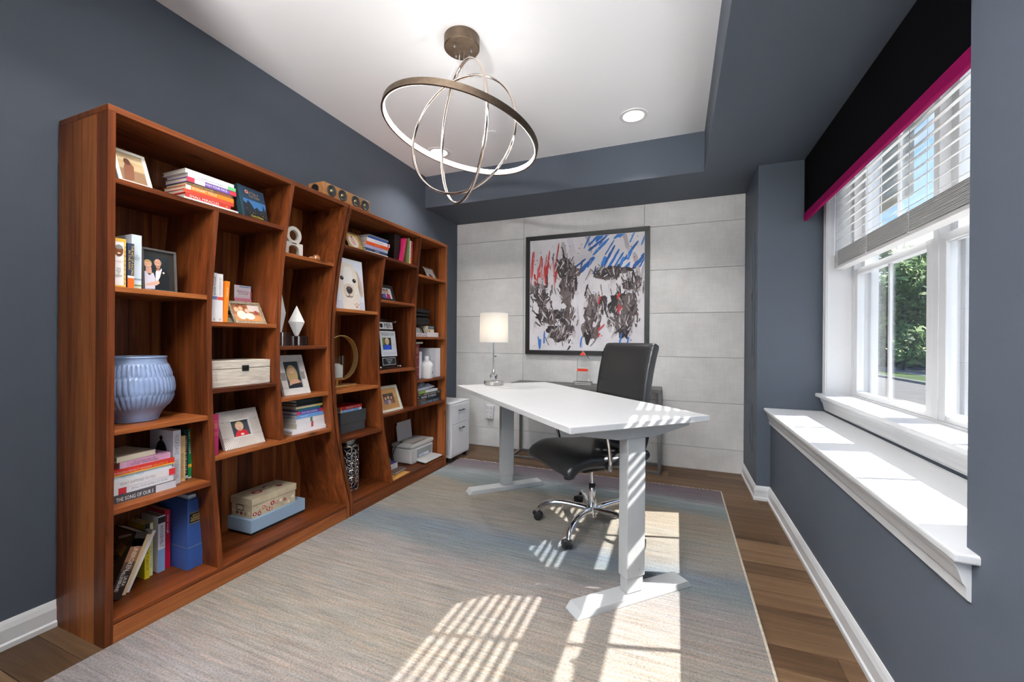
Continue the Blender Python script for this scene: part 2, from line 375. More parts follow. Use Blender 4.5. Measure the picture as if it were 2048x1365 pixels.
# window_1
win = bpy.data.objects.new('window_1', None); COL.objects.link(win); win['kind'] = 'structure'; win['label'] = 'white twin double-hung window in the right wall'; win.location = (0, 0, 0)
for nm, (a, b) in (('casing', (3.325, 3.380)), ('casing', (1.375, 1.430))):
    c = MB(); c.prism([(.933, a), (.918, a), (.915, a+.006), (.915, a+.022), (.922, a+.028), (.922, b-.012), (.917, b-.008), (.917, b), (.933, b)] if a > 3 else [(.933, a), (.917, a), (.917, b), (.933, b)], .788, 2.395, 'xy')
    c.build('casing', m_trim, win)
B(.915, .933, 1.375, 3.38, 2.39, 2.395).build('casing', m_trim, win, bevel=.003)
j = MB(); j.box(.925, 1.075, 3.320, 3.332, .788, 2.39); j.box(.925, 1.075, 1.424, 1.440, .788, 2.39); j.box(.925, 1.075, 1.44, 3.32, 2.375, 2.39); j.build('jamb', m_trim, win)
j = MB(); j.box(1.13, 1.168, 3.245, 3.335, .74, 2.39); j.box(1.13, 1.168, 1.42, 1.51, .74, 2.39); j.box(1.13, 1.168, 2.33, 2.43, .74, 2.39); j.box(1.13, 1.168, 1.42, 3.335, .70, .775); j.box(1.13, 1.168, 1.42, 3.335, 2.365, 2.395); j.build('outer_frame', m_vinyl, win)
B(1.055, 1.13, 2.357, 2.402, .788, 2.375).build('mullion', m_vinyl, win, bevel=.003)
f = MB(); f.box(1.055, 1.13, 3.285, 3.32, .788, 2.375); f.box(1.055, 1.13, 1.44, 1.475, .788, 2.375); f.box(1.05, 1.13, 1.475, 3.285, .786, .797); f.box(1.055, 1.13, 1.475, 3.285, 2.36, 2.375); f.build('frame', m_vinyl, win)
def sash(y0, y1, z0, z1, x0, x1):
    m = MB(); s = .052; r0 = .026; r1 = .036
    m.box(x0, x1, y0, y0+s, z0, z1); m.box(x0, x1, y1-s, y1, z0, z1); m.box(x0, x1, y0+s, y1-s, z0, z0+r0); m.box(x0, x1, y0+s, y1-s, z1-r1, z1)
    sh = m.build('sash', m_vinyl, win, bevel=.0025)
    g = MB().box((x0+x1)/2-.002, (x0+x1)/2+.002, y0+s, y1-s, z0+r0, z1-r1).build('pane', m_glass, sh)
    yc = (y0+y1)/2
    B((x0+x1)/2-.006, (x0+x1)/2+.006, yc-.010, yc+.010, z0+r0, z1-r1).build('muntin', m_vinyl, sh)
    return sh
for a, b in ((2.402, 3.285), (1.475, 2.357)):
    sl = sash(a, b, .797, 1.600, 1.056, 1.092); su = sash(a, b, 1.575, 2.360, 1.094, 1.128)
    lk = MB(); yc = (a+b)/2-.1; lk.box(1.056, 1.09, yc-.03, yc+.03, 1.600, 1.606); lk.lathe([(.012, 1.606), (.012, 1.616), (.004, 1.62)], 14, (1.072, yc, 0)); lk.box(1.05, 1.075, yc-.006, yc+.012, 1.612, 1.618); lk.build('sash_lock', m_white, sl)

# ---------------------------------------------------------------- exterior
m_grass = mat('lawn_grass', (.060, .105, .020), .9, var=.35, vscale=.8, bump=.5, bscale=30)
ground = struct('ground', B(-60, 120, -60, 140, -.85, -.63), m_grass); ground['label'] = 'green lawn across the street'
pw_ = struct('added_bounce_walk', B(1.17, 2.6, -12, 16, -.5, -.14), mat('bounce_concrete', (.66, .65, .62), .85, var=.05)); pw_['label'] = 'added pale slab outside the window bouncing sunlight upward'  # added below the sill to bounce sunlight up through the window
tr_ = struct('added_bounce_slab', B(-14, 1.3, -16, YN-.12, -.4, -.03), mat('bounce_slab_stone', (.62, .60, .57), .8, var=.06)); tr_['label'] = 'added pale slab behind the room bouncing sunlight inside'  # unseen slab added to bounce sunlight through the rear opening onto the ceiling
rd = struct('road', B(2.6, 9.65, -50, 130, -.66, -.60), mat('asphalt', (.165, .158, .148), .9, var=.12, vscale=2, bump=.3, bscale=60)); rd['label'] = 'pale asphalt road outside the window'
cb = struct('kerb', B(9.65, 9.85, -50, 130, -.66, -.50), mat('kerb_concrete', (.24, .235, .22), .9, var=.1)); cb['label'] = 'concrete kerb along the far side of the road'
gs = struct('verge', B(9.85, 11.7, -50, 130, -.66, -.53), m_grass); gs['label'] = 'strip of grass between kerb and sidewalk'
sw = struct('sidewalk', MB().box(11.7, 15.0, -50, 130, -.66, -.52), mat('sidewalk_concrete', (.24, .23, .215), .9, var=.08)); sw['label'] = 'pale concrete sidewalk beyond the grass strip'
kb = struct('garden_edging', B(15.4, 15.7, -50, 130, -.66, -.36), mat('edging_stone', (.16, .15, .14), .9, var=.3, vscale=2)); kb['label'] = 'low dark stone edging in front of the trees'
m_leaf = mat('leaf_green', (.20, .30, .085), .6, var=.6, vscale=1.2)
m_leaf2 = mat('leaf_dark_green', (.12, .19, .06), .6, var=.6, vscale=1.2)
m_bark = mat('bark', (.06, .045, .035), .9, var=.3, bump=.6, bscale=20)
def tree(name, label, cat, x, y, h, r, nleaf, ml, seed, trunk=True, zb=-.6, low=.2, leaf=.24):
    rnd = random.Random(seed); t = thing(name, label, cat, (x, y, zb), (0, 0, 0), None)
    blobs = []
    for k in range(22):
        a = rnd.uniform(0, 2*PI); hh = rnd.uniform(low, .9); rr = r*(.75 if hh < .7 else .45)*rnd.random()**.5
        blobs.append((rr*math.cos(a), rr*math.sin(a), hh*h, r*rnd.uniform(.38, .58)))
    tb = MB(); tb.tube([(0, 0, -.1), (.05, 0, h*.3), (-.05, .05, h*.6), (0, 0, h*.85)], [r*.045, r*.035, r*.025, r*.008], 8)
    for b in blobs[:7]: tb.tube([(0, 0, h*.3), (b[0]*.5, b[1]*.5, (h*.35+b[2])/2), b[:3]], [r*.016, r*.012, r*.005], 6)
    tb.build('trunk', m_bark, t)
    mb = MB(); vs = []; fs = []
    for k in range(nleaf):
        b = rnd.choice(blobs); u = Vector((rnd.gauss(0, 1), rnd.gauss(0, 1), rnd.gauss(0, 1))).normalized()*(b[3]*rnd.random()**.33)
        c = Vector(b[:3])+u; d1 = Vector((rnd.gauss(0, 1), rnd.gauss(0, 1), rnd.gauss(0, 1))).normalized(); d2 = d1.orthogonal().normalized(); s = leaf*rnd.uniform(.6, 1.3)
        o = len(vs); vs += [c-d1*s, c+d2*s*.5, c+d1*s, c-d2*s*.5]; fs.append((o, o+1, o+2, o+3))
    mb.add(vs, fs).build('foliage', ml, t); return t
tree('leafy_tree', 'tall bright green tree at left in the lower window pane', 'tree', 12.9, 32.5, 8.2, 2.3, 9000, m_leaf, 1)
tree('leafy_tree', 'broad green tree behind the sidewalk in the middle of the window pane', 'tree', 17.8, 36.0, 6.3, 3.3, 9000, m_leaf, 2, low=.12)
tree('leafy_tree', 'green tree by the mullion at right of the lower window pane', 'tree', 18.2, 31.0, 6.4, 2.8, 8000, m_leaf, 3, low=.12)
tree('evergreen_bush', 'dark green rounded bush low between the trees', 'bush', 16.9, 34.4, 3.2, 2.2, 7000, m_leaf2, 4, low=.1)
tree('evergreen_bush', 'dark green bush low at right of the window pane', 'bush', 16.6, 30.6, 2.9, 1.9, 6000, m_leaf2, 5, low=.1)
tree('leafy_tree', 'far green tree seen between the nearer trees', 'tree', 20.5, 41, 7.2, 4.2, 8000, m_leaf, 6, low=.12)
tree('leafy_tree', 'tree seen at the far right edge through the second window', 'tree', 24, 31, 7.0, 4.2, 7000, m_leaf, 8, low=.1)
tree('leafy_tree', 'green tree filling the left edge of the lower window pane', 'tree', 15.2, 41.5, 7.0, 3.6, 9000, m_leaf, 21, low=.08)
tree('evergreen_bush', 'dark green bush low at the left edge of the window pane', 'bush', 14.6, 38.4, 3.4, 2.4, 7000, m_leaf2, 22, low=.08)
tree('leafy_tree', 'hazy green tree farthest down the street', 'tree', 18.5, 50, 7.5, 4.5, 8000, m_leaf, 23, low=.06)
# neighbouring house with a flat-roofed upper bay, seen through the blind
nh = thing('neighbour_house', 'pale house bay with dark flat roof edge seen through the blind', 'house', (4.15, 12.9, -.6))
m_sid = mat('beige_siding', (.30, .285, .25), .8, var=.04); m_rf = mat('dark_roof_edge', (.075, .07, .075), .7)
B(-2.4, 1.15, .0, 6, 5.35, 7.3).build('bay_wall', m_sid, nh); B(-2.6, 1.55, -.35, 6.2, 7.3, 7.42).build('eave', m_trim, nh); B(-2.5, 1.25, -.1, 6, 7.42, 7.95).build('roof_edge', m_rf, nh)
for a in (-1.9, -.4): 
    wd = B(a, a+.9, -.04, .02, 5.7, 7.0).build('window', m_trim, nh); B(a+.07, a+.83, -.05, -.03, 5.77, 6.93).build('pane', mat('far_window_glass', (.25, .32, .38), .15), wd)
B(-3.2, -2.4, .2, 6, 0, 7.3).build('wall', m_sid, nh)
# ================================================================ RUG
def rug_mat():
    m, N, L, b = _new('rug_wool')
    tc = N.new('ShaderNodeTexCoord'); sp = N.new('ShaderNodeSeparateXYZ'); L.new(tc.outputs['Object'], sp.inputs[0])
    # wandering band coordinate along y
    mp = N.new('ShaderNodeMapping'); mp.inputs['Scale'].default_value = (.8, 2.2, 1); L.new(tc.outputs['Object'], mp.inputs[0])
    n = N.new('ShaderNodeTexNoise'); n.inputs['Scale'].default_value = 1.3; n.inputs['Detail'].default_value = 4; L.new(mp.outputs[0], n.inputs['Vector'])
    a = N.new('ShaderNodeMath'); a.operation = 'MULTIPLY_ADD'; L.new(n.outputs['Fac'], a.inputs[0]); a.inputs[1].default_value = .36; L.new(sp.outputs['Y'], a.inputs[2])
    mr = N.new('ShaderNodeMapRange'); L.new(a.outputs[0], mr.inputs['Value']); mr.inputs['From Min'].default_value = .2+.18; mr.inputs['From Max'].default_value = 3.45+.18
    r = N.new('ShaderNodeValToRGB'); L.new(mr.outputs[0], r.inputs[0]); E = r.color_ramp.elements
    stops = [(0, '#6e6b6e'), (.13, '#757273'), (.22, '#7d7775'), (.32, '#827c72'), (.44, '#837d76'), (.50, '#7d7875'), (.555, '#656e71'), (.60, '#606b75'), (.65, '#7b7871'), (.74, '#837f74'), (.81, '#82796b'), (.855, '#6f7a7c'), (.90, '#828c8e'), (.935, '#6f696f'), (1.0, '#665b63')]
    E[0].position, E[0].color = 0, (*srgb(stops[0][1]), 1); E[1].position, E[1].color = 1, (*srgb(stops[-1][1]), 1)
    for p, c in stops[1:-1]: k = E.new(p); k.color = (*srgb(c), 1)
    # fine streaks along x
    def streak(sx, sy, det):
        q = N.new('ShaderNodeMapping'); q.inputs['Scale'].default_value = (sx, sy, 1); L.new(tc.outputs['Object'], q.inputs[0])
        w = N.new('ShaderNodeTexNoise'); w.inputs['Scale'].default_value = 1; w.inputs['Detail'].default_value = det; w.inputs['Roughness'].default_value = .7; L.new(q.outputs[0], w.inputs['Vector']); return w
    s1 = streak(3.5, 75, 6); s2 = streak(110, 170, 2); s3 = streak(5, 60, 5)
    cr = N.new('ShaderNodeValToRGB'); L.new(s1.outputs['Fac'], cr.inputs[0]); cr.color_ramp.elements[0].position = .32; cr.color_ramp.elements[0].color = (.50, .48, .48, 1); cr.color_ramp.elements[1].position = .66; cr.color_ramp.elements[1].color = (1.28, 1.25, 1.2, 1)
    m1 = N.new('ShaderNodeMixRGB'); m1.blend_type = 'MULTIPLY'; m1.inputs[0].default_value = .8; L.new(r.outputs[0], m1.inputs[1]); L.new(cr.outputs[0], m1.inputs[2])
    tint = N.new('ShaderNodeValToRGB'); L.new(s3.outputs['Color'], tint.inputs[0])
    TE = tint.color_ramp.elements; TE[0].position = .34; TE[0].color = (.90, 1.0, 1.12, 1); TE[1].position = .66; TE[1].color = (1.16, .97, .89, 1); k = TE.new(.5); k.color = (1, 1, 1, 1)
    m2 = N.new('ShaderNodeMixRGB'); m2.blend_type = 'MULTIPLY'; m2.inputs[0].default_value = .8; L.new(m1.outputs[0], m2.inputs[1]); L.new(tint.outputs[0], m2.inputs[2])
    wv = N.new('ShaderNodeValToRGB'); L.new(s2.outputs['Fac'], wv.inputs[0]); wv.color_ramp.elements[0].position = .34; wv.color_ramp.elements[0].color = (.55, .53, .53, 1); wv.color_ramp.elements[1].position = .6; wv.color_ramp.elements[1].color = (1.15, 1.14, 1.12, 1)
    m3 = N.new('ShaderNodeMixRGB'); m3.blend_type = 'MULTIPLY'; m3.inputs[0].default_value = .7; L.new(m2.outputs[0], m3.inputs[1]); L.new(wv.outputs[0], m3.inputs[2])
    L.new(m3.outputs[0], b.inputs['Base Color']); b.inputs['Roughness'].default_value = .95; b.inputs['Specular IOR Level'].default_value = .1; b.inputs['Sheen Weight'].default_value = .15
    bp = N.new('ShaderNodeBump'); bp.inputs['Strength'].default_value = .7; bp.inputs['Distance'].default_value = .005; L.new(s2.outputs['Fac'], bp.inputs['Height']); L.new(bp.outputs[0], b.inputs['Normal'])
    return m
RX0, RX1, RY0, RY1, RT = -1.905, .315, .30, 3.45, .011
rug = thing('area_rug', 'large grey and beige banded wool rug under the desk', 'rug', (0, 0, 0))
B(RX0, RX1, RY0, RY1, .0005, RT).build('pile', rug_mat(), rug, bevel=.003)
fb = MB(); rnd = random.Random(5); x = RX0
while x < RX1:
    for s, yy in ((1, RY1), (-1, RY0)):
        ln = rnd.uniform(.018, .034); dx = rnd.uniform(-.010, .010); w = .0022
        fb.add([(x-w, yy, .007), (x+w, yy, .007), (x+dx+w, yy+s*ln, .002), (x+dx-w, yy+s*ln, .002), (x, yy, .010), (x+dx, yy+s*ln, .0045)], [(0, 3, 5, 4), (1, 4, 5, 2), (0, 1, 2, 3)])
    x += rnd.uniform(.0035, .0065)
o = fb.build('fringe', mat('fringe_cotton', (.62, .58, .53), .9), rug); o['kind'] = 'stuff'
B(RX1-.006, RX1+.004, RY0, RY1, .001, .0135).build('binding', mat('rug_binding', (.42, .37, .30), .9, var=.2, vscale=60), rug, bevel=.003)
# ================================================================ DESK
DX, DY, DZ = -.685, 2.38, .797
desk = thing('standing_desk', 'white-topped standing desk with grey steel legs on the rug', 'desk', (DX, DY, RT), (0, 0, -PI/4))
zt = DZ-RT
m_top = mat('white_laminate', (.56, .56, .56), .38, var=.015, vscale=30)
m_leg = mat('grey_powder_coat', (.40, .41, .41), .42, spec=.5)
B(-.80, .80, -.3675, .3675, zt-.027, zt).build('desktop', m_top, desk, bevel=.003)
for s in (-1, 1):
    cx = s*.7175
    B(cx-.029, cx+.029, -.049, .049, .10, zt-.075).build('leg_sleeve', m_leg, desk, bevel=.004)
    B(cx-.024, cx+.024, -.043, .043, .034, .11).build('leg', m_leg, desk, bevel=.003)
    ft = MB(); ft.prism([(-.305, 0), (.305, 0), (.305, .005), (.283, .031), (-.283, .031), (-.305, .005)], cx-.045, cx+.045, 'yz'); ft.build('foot', m_leg, desk, bevel=.004)
    br = MB(); br.prism([(-.30, zt-.028), (.30, zt-.028), (.30, zt-.050), (.10, zt-.085), (-.10, zt-.085), (-.30, zt-.050)], cx-.032, cx+.032, 'yz'); br.build('support_arm', m_leg, desk, bevel=.004)
    sc = MB()
    for yy in (-.02, .02): sc.cyl((cx+.029, yy, .13), .003, .0015, 'x', 10)
    sc.build('screw', m_nickel, desk)
fr = MB(); fr.box(-.69, .69, -.13, -.09, zt-.06, zt-.028); fr.box(-.69, .69, .09, .13, zt-.06, zt-.028); fr.build('crossbar', m_leg, desk)
cab = MB(); pts = []
for i in range(40):
    a = i/39*2*PI*1.6; pts.append((-.02+.062*math.sin(a), .10+.02*math.cos(a*.5), zt-.115+.05*math.cos(a)))
cab.tube([(-.02, .10, zt-.03)]+pts+[(-.10, .11, zt-.03)], .0028, 6); cab.build('cable', m_black, desk, smooth=True)
# ================================================================ CHAIR
m_leather = mat('black_leather', (.020, .020, .021), .36, spec=.6, bump=.25, bscale=180, coat=.12)
chair = thing('office_chair', 'black leather office chair with chrome base tucked behind the desk', 'chair', (-.47, 2.50, RT), (0, 0, math.radians(225)))
def taper(n, ends=.86):
    out = []
    for i in range(n):
        t = i/(n-1); k = min(t, 1-t)/.10; k = min(1, k); q = math.sqrt(max(0, 1-(1-k)**2)); out.append((ends+(1-ends)*q, .25+.75*q))
    return out
ln = [tuple(p) for p in catmull([(-.235, .475), (-.13, .452), (.0, .452), (.14, .462), (.22, .458), (.275, .435), (.305, .395)], 7)]
MB().sweep(ln, .50, .095, 40, 5, taper(len(ln), .9)).build('seat', m_leather, chair, smooth=True, ang=60)
lb = [tuple(p) for p in catmull([(-.165, .47), (-.205, .56), (-.215, .68), (-.215, .80), (-.235, .93), (-.262, 1.04), (-.285, 1.105)], 7)]
MB().sweep(lb, .475, .075, 40, 6, taper(len(lb), .93)).build('backrest', m_leather, chair, smooth=True, ang=60)
for z in (.70, .715, .86, .875):
    xx = np.interp(z, [p[1] for p in lb], [p[0] for p in lb])+.036
    MB().tube([(xx-.008, -.225, z), (xx, -.19, z), (xx, .19, z), (xx-.008, .225, z)], .0022, 6).build('seam', m_black, chair)
for s in (-1, 1):
    MB().tube([(p[0]+.030, s*.222, p[1]) for p in lb[4:-4]], .003, 6).build('piping', m_black, chair)
    MB().tube([(p[0], s*.236, p[1]+.030) for p in ln[4:-5]], .003, 6).build('piping', m_black, chair)
    MB().tube(catmull([(.06, s*.215, .415), (.065, s*.262, .43), (.085, s*.275, .55), (.10, s*.275, .655), (.06, s*.275, .672), (-.16, s*.275, .672), (-.19, s*.265, .64), (-.20, s*.235, .60)], 5), .0135, 12, flat=(1, .8)).build('arm', m_chrome, chair, smooth=True)
    ap = MB(); ap.sweep([(-.15, .688), (-.12, .69), (.06, .69), (.085, .686)], .055, .022, 20, 4, [(.7, .6), (1, 1), (1, 1), (.7, .6)])
    ap.v = [(p[0], p[1]+s*.275, p[2]) for p in ap.v]; ap.build('arm_pad', m_leather, chair, smooth=True, ang=60)
pl = MB(); pl.box(-.16, .14, -.11, .11, .385, .410); pl.build('seat_plate', m_chrome, chair, bevel=.008)
mc = MB(); mc.box(-.10, .10, -.06, .06, .345, .387); mc.build('tilt_mechanism', m_black, chair, bevel=.01)
kn = MB(); kn.lathe([(.022, 0), (.026, .01), (.026, .06), (.020, .07)], 18, (.17, .0, .305)); kn.box(.09, .17, -.012, .012, .36, .378); kn.build('tension_knob', mat('dark_grey_plastic', (.05, .05, .052), .4), chair, smooth=True)
MB().tube([(0, -.05, .37), (0, -.16, .372), (.01, -.25, .366)], .005, 8).build('height_lever', m_black, chair)
gl = MB(); gl.lathe([(.014, .25), (.014, .36)], 20); gl.build('gas_lift', m_chrome, chair, smooth=True)
gl = MB(); gl.lathe([(.026, .06), (.026, .228), (.023, .238), (.014, .242)], 24); gl.build('column', m_chrome, chair, smooth=True)
MB().lathe([(.017, .236), (.020, .240), (.020, .258), (.014, .262)], 20).build('collar', m_black, chair, smooth=True)
MB().lathe([(.030, .075), (.042, .085), (.042, .115), (.03, .125)], 24).build('hub', m_chrome, chair, smooth=True)
wm_ = MB()
for s in (-1, 1): wm_.lathe([(.012, s*.006), (.024, s*.007), (.027, s*.013), (.025, s*.022), (.012, s*.025)] if s > 0 else [(.012, -.025), (.025, -.022), (.027, -.013), (.024, -.007), (.012, -.006)], 20, (0, 0, .027), 'y')
wmesh = wm_.mesh('wheel', m_black, True, 50)
for k in range(5):
    a = math.radians(-38+72*k); ca, sa = math.cos(a), math.sin(a)
    ar = catmull([(.02, .105), (.10, .118), (.20, .125), (.275, .112), (.322, .080), (.336, .052)], 5)
    MB().tube([(p[0]*ca, p[0]*sa, p[1]) for p in ar], [.021-.007*i/(len(ar)-1) for i in range(len(ar))], 12, flat=(.85, 1.0)).build('base_arm', m_chrome, chair, smooth=True)
    cs = MB(); cs.lathe([(.0, .052), (.024, .050), (.026, .040), (.02, .030)], 16, (0, 0, 0)); cs.box(-.016, .016, -.005, .005, .016, .05)
    co = cs.build('caster', m_black, chair, smooth=True); co.location = (.342*ca, .342*sa, 0); co.rotation_euler = (0, 0, a+.9*k)
    wo_ = bpy.data.objects.new('wheel', wmesh); COL.objects.link(wo_); wo_.parent = co; wo_.location = (-.012, 0, 0)
# ================================================================ CONSOLE TABLE
m_steel = mat('brushed_dark_steel', (.30, .30, .30), .4, 1.)
con = thing('console_table', 'narrow grey-topped console table with thin steel frame against the panel wall', 'table', (-.808, 3.84, 0))
B(-.685, .685, -.14, .14, .690, .722).build('tabletop', mat('dark_grey_wood', (.115, .11, .105), .5, var=.25, vscale=5, stretch=(1, 14, 1)), con, bevel=.002)
for sx in (-1, 1):
    for sy in (-1, 1): 
        cx, cy = sx*.675, sy*.13; B(cx-.0125, cx+.0125, cy-.0125, cy+.0125, .0, .69).build('leg', m_steel, con, bevel=.001)
    B(sx*.675-.0125, sx*.675+.0125, -.1175, .1175, .0, .022).build('foot_bar', m_steel, con, bevel=.001)
for sy in (-1, 1): B(-.6625, .6625, sy*.13-.0125, sy*.13+.0125, .0, .022).build('stretcher', m_steel, con, bevel=.001)
# crystal award
m_crys = mat('crystal', (1, 1, 1), .02, trans=1., ior=1.48)
aw = thing('crystal_award', 'clear pointed crystal award with a red band on the console table', 'award', (-.815, 3.83, .722))
B(-.085, .085, -.035, .035, 0, .032).build('base', m_crys, aw, bevel=.006)
pr = MB(); pr.prism([(-.056, .033), (.056, .033), (.052, .245), (.0, .315), (-.052, .245)], -.018, .018, 'xz'); pr.build('obelisk', m_crys, aw, bevel=.004)
B(-.050, .050, -.0192, -.0187, .125, .150).build('red_band', mat('red_print', (.75, .06, .02), .4), aw)
MB().prism([(-.03, .275), (.03, .275), (.0, .312)], -.0192, -.0188, 'xz').build('red_tip', MC['red_print'], aw)
# ================================================================ TABLE LAMP
lamp = thing('table_lamp', 'table lamp with white drum shade and crystal ball on the desk', 'lamp', (-1.275, 2.824, DZ))
MB().lathe([(.060, 0), (.072, .002), (.073, .027), (.070, .030), (.012, .032)], 40).build('base', m_nickel, lamp, smooth=True)
bm = bmesh.new(); bmesh.ops.create_icosphere(bm, subdivisions=2, radius=.030); me = bpy.data.meshes.new('crystal_ball'); bm.to_mesh(me); bm.free(); me.materials.append(m_crys)
cbo = bpy.data.objects.new('crystal_ball', me); COL.objects.link(cbo); cbo.parent = lamp; cbo.location = (0, 0, .063)
MB().lathe([(.010, .090), (.016, .096), (.012, .108), (.007, .115)], 20).build('finial_collar', m_nickel, lamp, smooth=True)
MB().lathe([(.006, .11), (.006, .37)], 14).build('rod', m_chrome, lamp, smooth=True)
MB().tube([(.006, 0, .215), (.022, -.004, .213)], .0035, 8).build('switch', m_black, lamp)
sh = MB(); sh.lathe([(.108, .318), (.104, .535), (.1025, .535), (.1065, .318), (.108, .318)], 56, cap=False)
ms = _new('lampshade_fabric')
MC['shade'] = ms[0]; b = ms[3]; b.inputs['Base Color'].default_value = (.86, .84, .80, 1); b.inputs['Roughness'].default_value = .9
tr = ms[1].new('ShaderNodeBsdfTranslucent'); tr.inputs[0].default_value = (.85, .82, .77, 1); xs_ = ms[1].new('ShaderNodeMixShader'); xs_.inputs[0].default_value = .45
ms[2].new(b.outputs[0], xs_.inputs[1]); ms[2].new(tr.outputs[0], xs_.inputs[2]); ms[2].new(xs_.outputs[0], ms[1]['Material Output'].inputs[0])
sh.build('shade', ms[0], lamp, smooth=True)
MB().lathe([(.004, .375), (.022, .39), (.028, .42), (.02, .45), (.0, .462)], 20, cap=False).build('bulb', mat('bulb_glow', (1, .9, .75), .5, emit=(1, .92, .82), estr=9), lamp, smooth=True)
sp = MB()
for k in range(3):
    a = 2*PI*k/3; sp.tube([(0, 0, .372), (.105*math.cos(a), .105*math.sin(a), .36)], .0015, 6)
sp.build('shade_spider', m_nickel, lamp)
# ================================================================ FRAMED PAINTING (generic abstract stand-in)
px0, px1, pz0, pz1 = -1.441, -.238, .993, 2.187
pic = thing('framed_painting', 'large square abstract painting in a black frame on the panel wall', 'painting', (px0, YB, pz0))
w_, h_ = px1-px0, pz1-pz0; fwid = .042
fm = MB()
fm.box(0, w_, -.034, -.001, 0, fwid); fm.box(0, w_, -.034, -.001, h_-fwid, h_); fm.box(0, fwid, -.034, -.001, fwid, h_-fwid); fm.box(w_-fwid, w_, -.034, -.001, fwid, h_-fwid)
fm.build('frame', mat('black_frame_lacquer', (.016, .015, .015), .4), pic, bevel=.002)
B(fwid, w_-fwid, -.020, -.002, fwid, h_-fwid).build('canvas', mat('canvas_pale', (.76, .73, .75), .6, var=.1, vscale=5), pic)
rnd = random.Random(11); sh = []; W0, H0 = w_-2*fwid, h_-2*fwid
def stroke(c, x, y, ln, wd, a, jag=.25):
    n = 7; L1 = []; L2 = []
    for i in range(n+1):
        t = i/n*ln; k = wd/2*(1+rnd.uniform(-jag, jag))*(.5 if i in (0, n) else 1)
        L1.append((t, k)); L2.append((t, -wd/2*(1+rnd.uniform(-jag, jag))*(.5 if i in (0, n) else 1)))
    P = L1+L2[::-1]; ca, sa = math.cos(a), math.sin(a)
    P = [(min(max(x+p[0]*ca-p[1]*sa, .004), W0-.004), min(max(y+p[0]*sa+p[1]*ca, .004), H0-.004)) for p in P]
    sh.append((c, P))
def blotch(c, x, y, rx, ry, n=18, jag=.22):
    P = []
    for i in range(n):
        a = 2*PI*i/n; k = 1+rnd.uniform(-jag, jag); P.append((min(max(x+rx*k*math.cos(a), .004), W0-.004), min(max(y+ry*k*math.sin(a), .004), H0-.004)))
    sh.append((c, P))
greys = ['#d9d4da', '#c9c2c6', '#e6e2e8', '#b8b0b2']
for i in range(26): stroke(rnd.choice(greys), rnd.uniform(0, W0), rnd.uniform(0, H0), rnd.uniform(.1, .3), rnd.uniform(.02, .06), rnd.uniform(1.2, 1.9))
for i in range(30): stroke(rnd.choice(['#2f6fbe', '#3c7fd0', '#5b93d6', '#2a5fa8']), rnd.uniform(.42, 1.0)*W0, rnd.uniform(.66, .97)*H0, rnd.uniform(.08, .24), rnd.uniform(.012, .034), rnd.uniform(.6, 1.3))
for i in range(24): stroke(rnd.choice(['#c8403f', '#d45a5c', '#b9302f', '#d98a8c']), rnd.uniform(.0, .26)*W0, rnd.uniform(.55, .75)*H0, rnd.uniform(.12, .30), rnd.uniform(.010, .030), rnd.uniform(1.4, 1.75))
darks = ['#4a4142', '#5a5051', '#393133', '#665a59', '#736765', '#2e2729']
mids = ['#8d8280', '#a39896', '#7c706f', '#b9b0b0', '#d8d2d4']
for cx, cy, rx, ry in ((.35, .74, .10, .12), (.36, .55, .08, .16), (.35, .32, .07, .18), (.30, .15, .12, .07), (.12, .44, .11, .10), (.17, .30, .12, .06), (.09, .55, .09, .04), (.60, .40, .11, .13), (.57, .22, .07, .14), (.85, .42, .12, .14), (.83, .24, .10, .11), (.72, .67, .16, .05), (.90, .57, .08, .05)):
    for k in range(5): blotch(rnd.choice(darks), (cx+rnd.uniform(-.6, .6)*rx)*W0, (cy+rnd.uniform(-.6, .6)*ry)*H0, rx*W0*rnd.uniform(.4, .7), ry*H0*rnd.uniform(.4, .7), 16, .3)
    for k in range(44): stroke(rnd.choice(darks+darks+mids), (cx+rnd.gauss(0, .5)*rx)*W0, (cy+rnd.gauss(0, .5)*ry-.03)*H0, rnd.uniform(.03, .13), rnd.uniform(.004, .016), rnd.gauss(1.55, .45), .4)
for i in range(60): stroke(rnd.choice(['#e6e1e6', '#cfc7ca', '#f0ecf0', '#b9afb1']), rnd.uniform(.03, .95)*W0, rnd.uniform(.03, .85)*H0, rnd.uniform(.03, .10), rnd.uniform(.004, .012), rnd.gauss(1.5, .5), .4)
for i in range(14): blotch(rnd.choice(['#e9e4e8', '#d8cfd2']), rnd.uniform(.05, .95)*W0, rnd.uniform(.1, .8)*H0, rnd.uniform(.01, .03), rnd.uniform(.015, .04), 12)
for i in range(8): stroke('#3b78c8', rnd.choice([.05, .1, .14, .47, .8, .86])*W0, rnd.uniform(.01, .06)*H0, rnd.uniform(.05, .13), .014, rnd.uniform(1.3, 1.8))
for i in range(7): stroke('#cc3a3c', rnd.choice([.62, .68, .78, .84, .90])*W0, rnd.uniform(.05, .6)*H0, rnd.uniform(.04, .10), .014, rnd.uniform(.8, 1.6))
for i in range(150): blotch(rnd.choice(['#1d1a1b', '#262223', '#b23434', '#2f62ae', '#efeaf0']), rnd.uniform(.02, .98)*W0, rnd.uniform(.03, .98)*H0, *([rnd.uniform(.002, .006)]*2), n=7)
flatprint('painted_surface', pic, sh, (fwid, -.020, fwid), (1, 0, 0), (0, 0, 1), step=.00001, rough=.55)
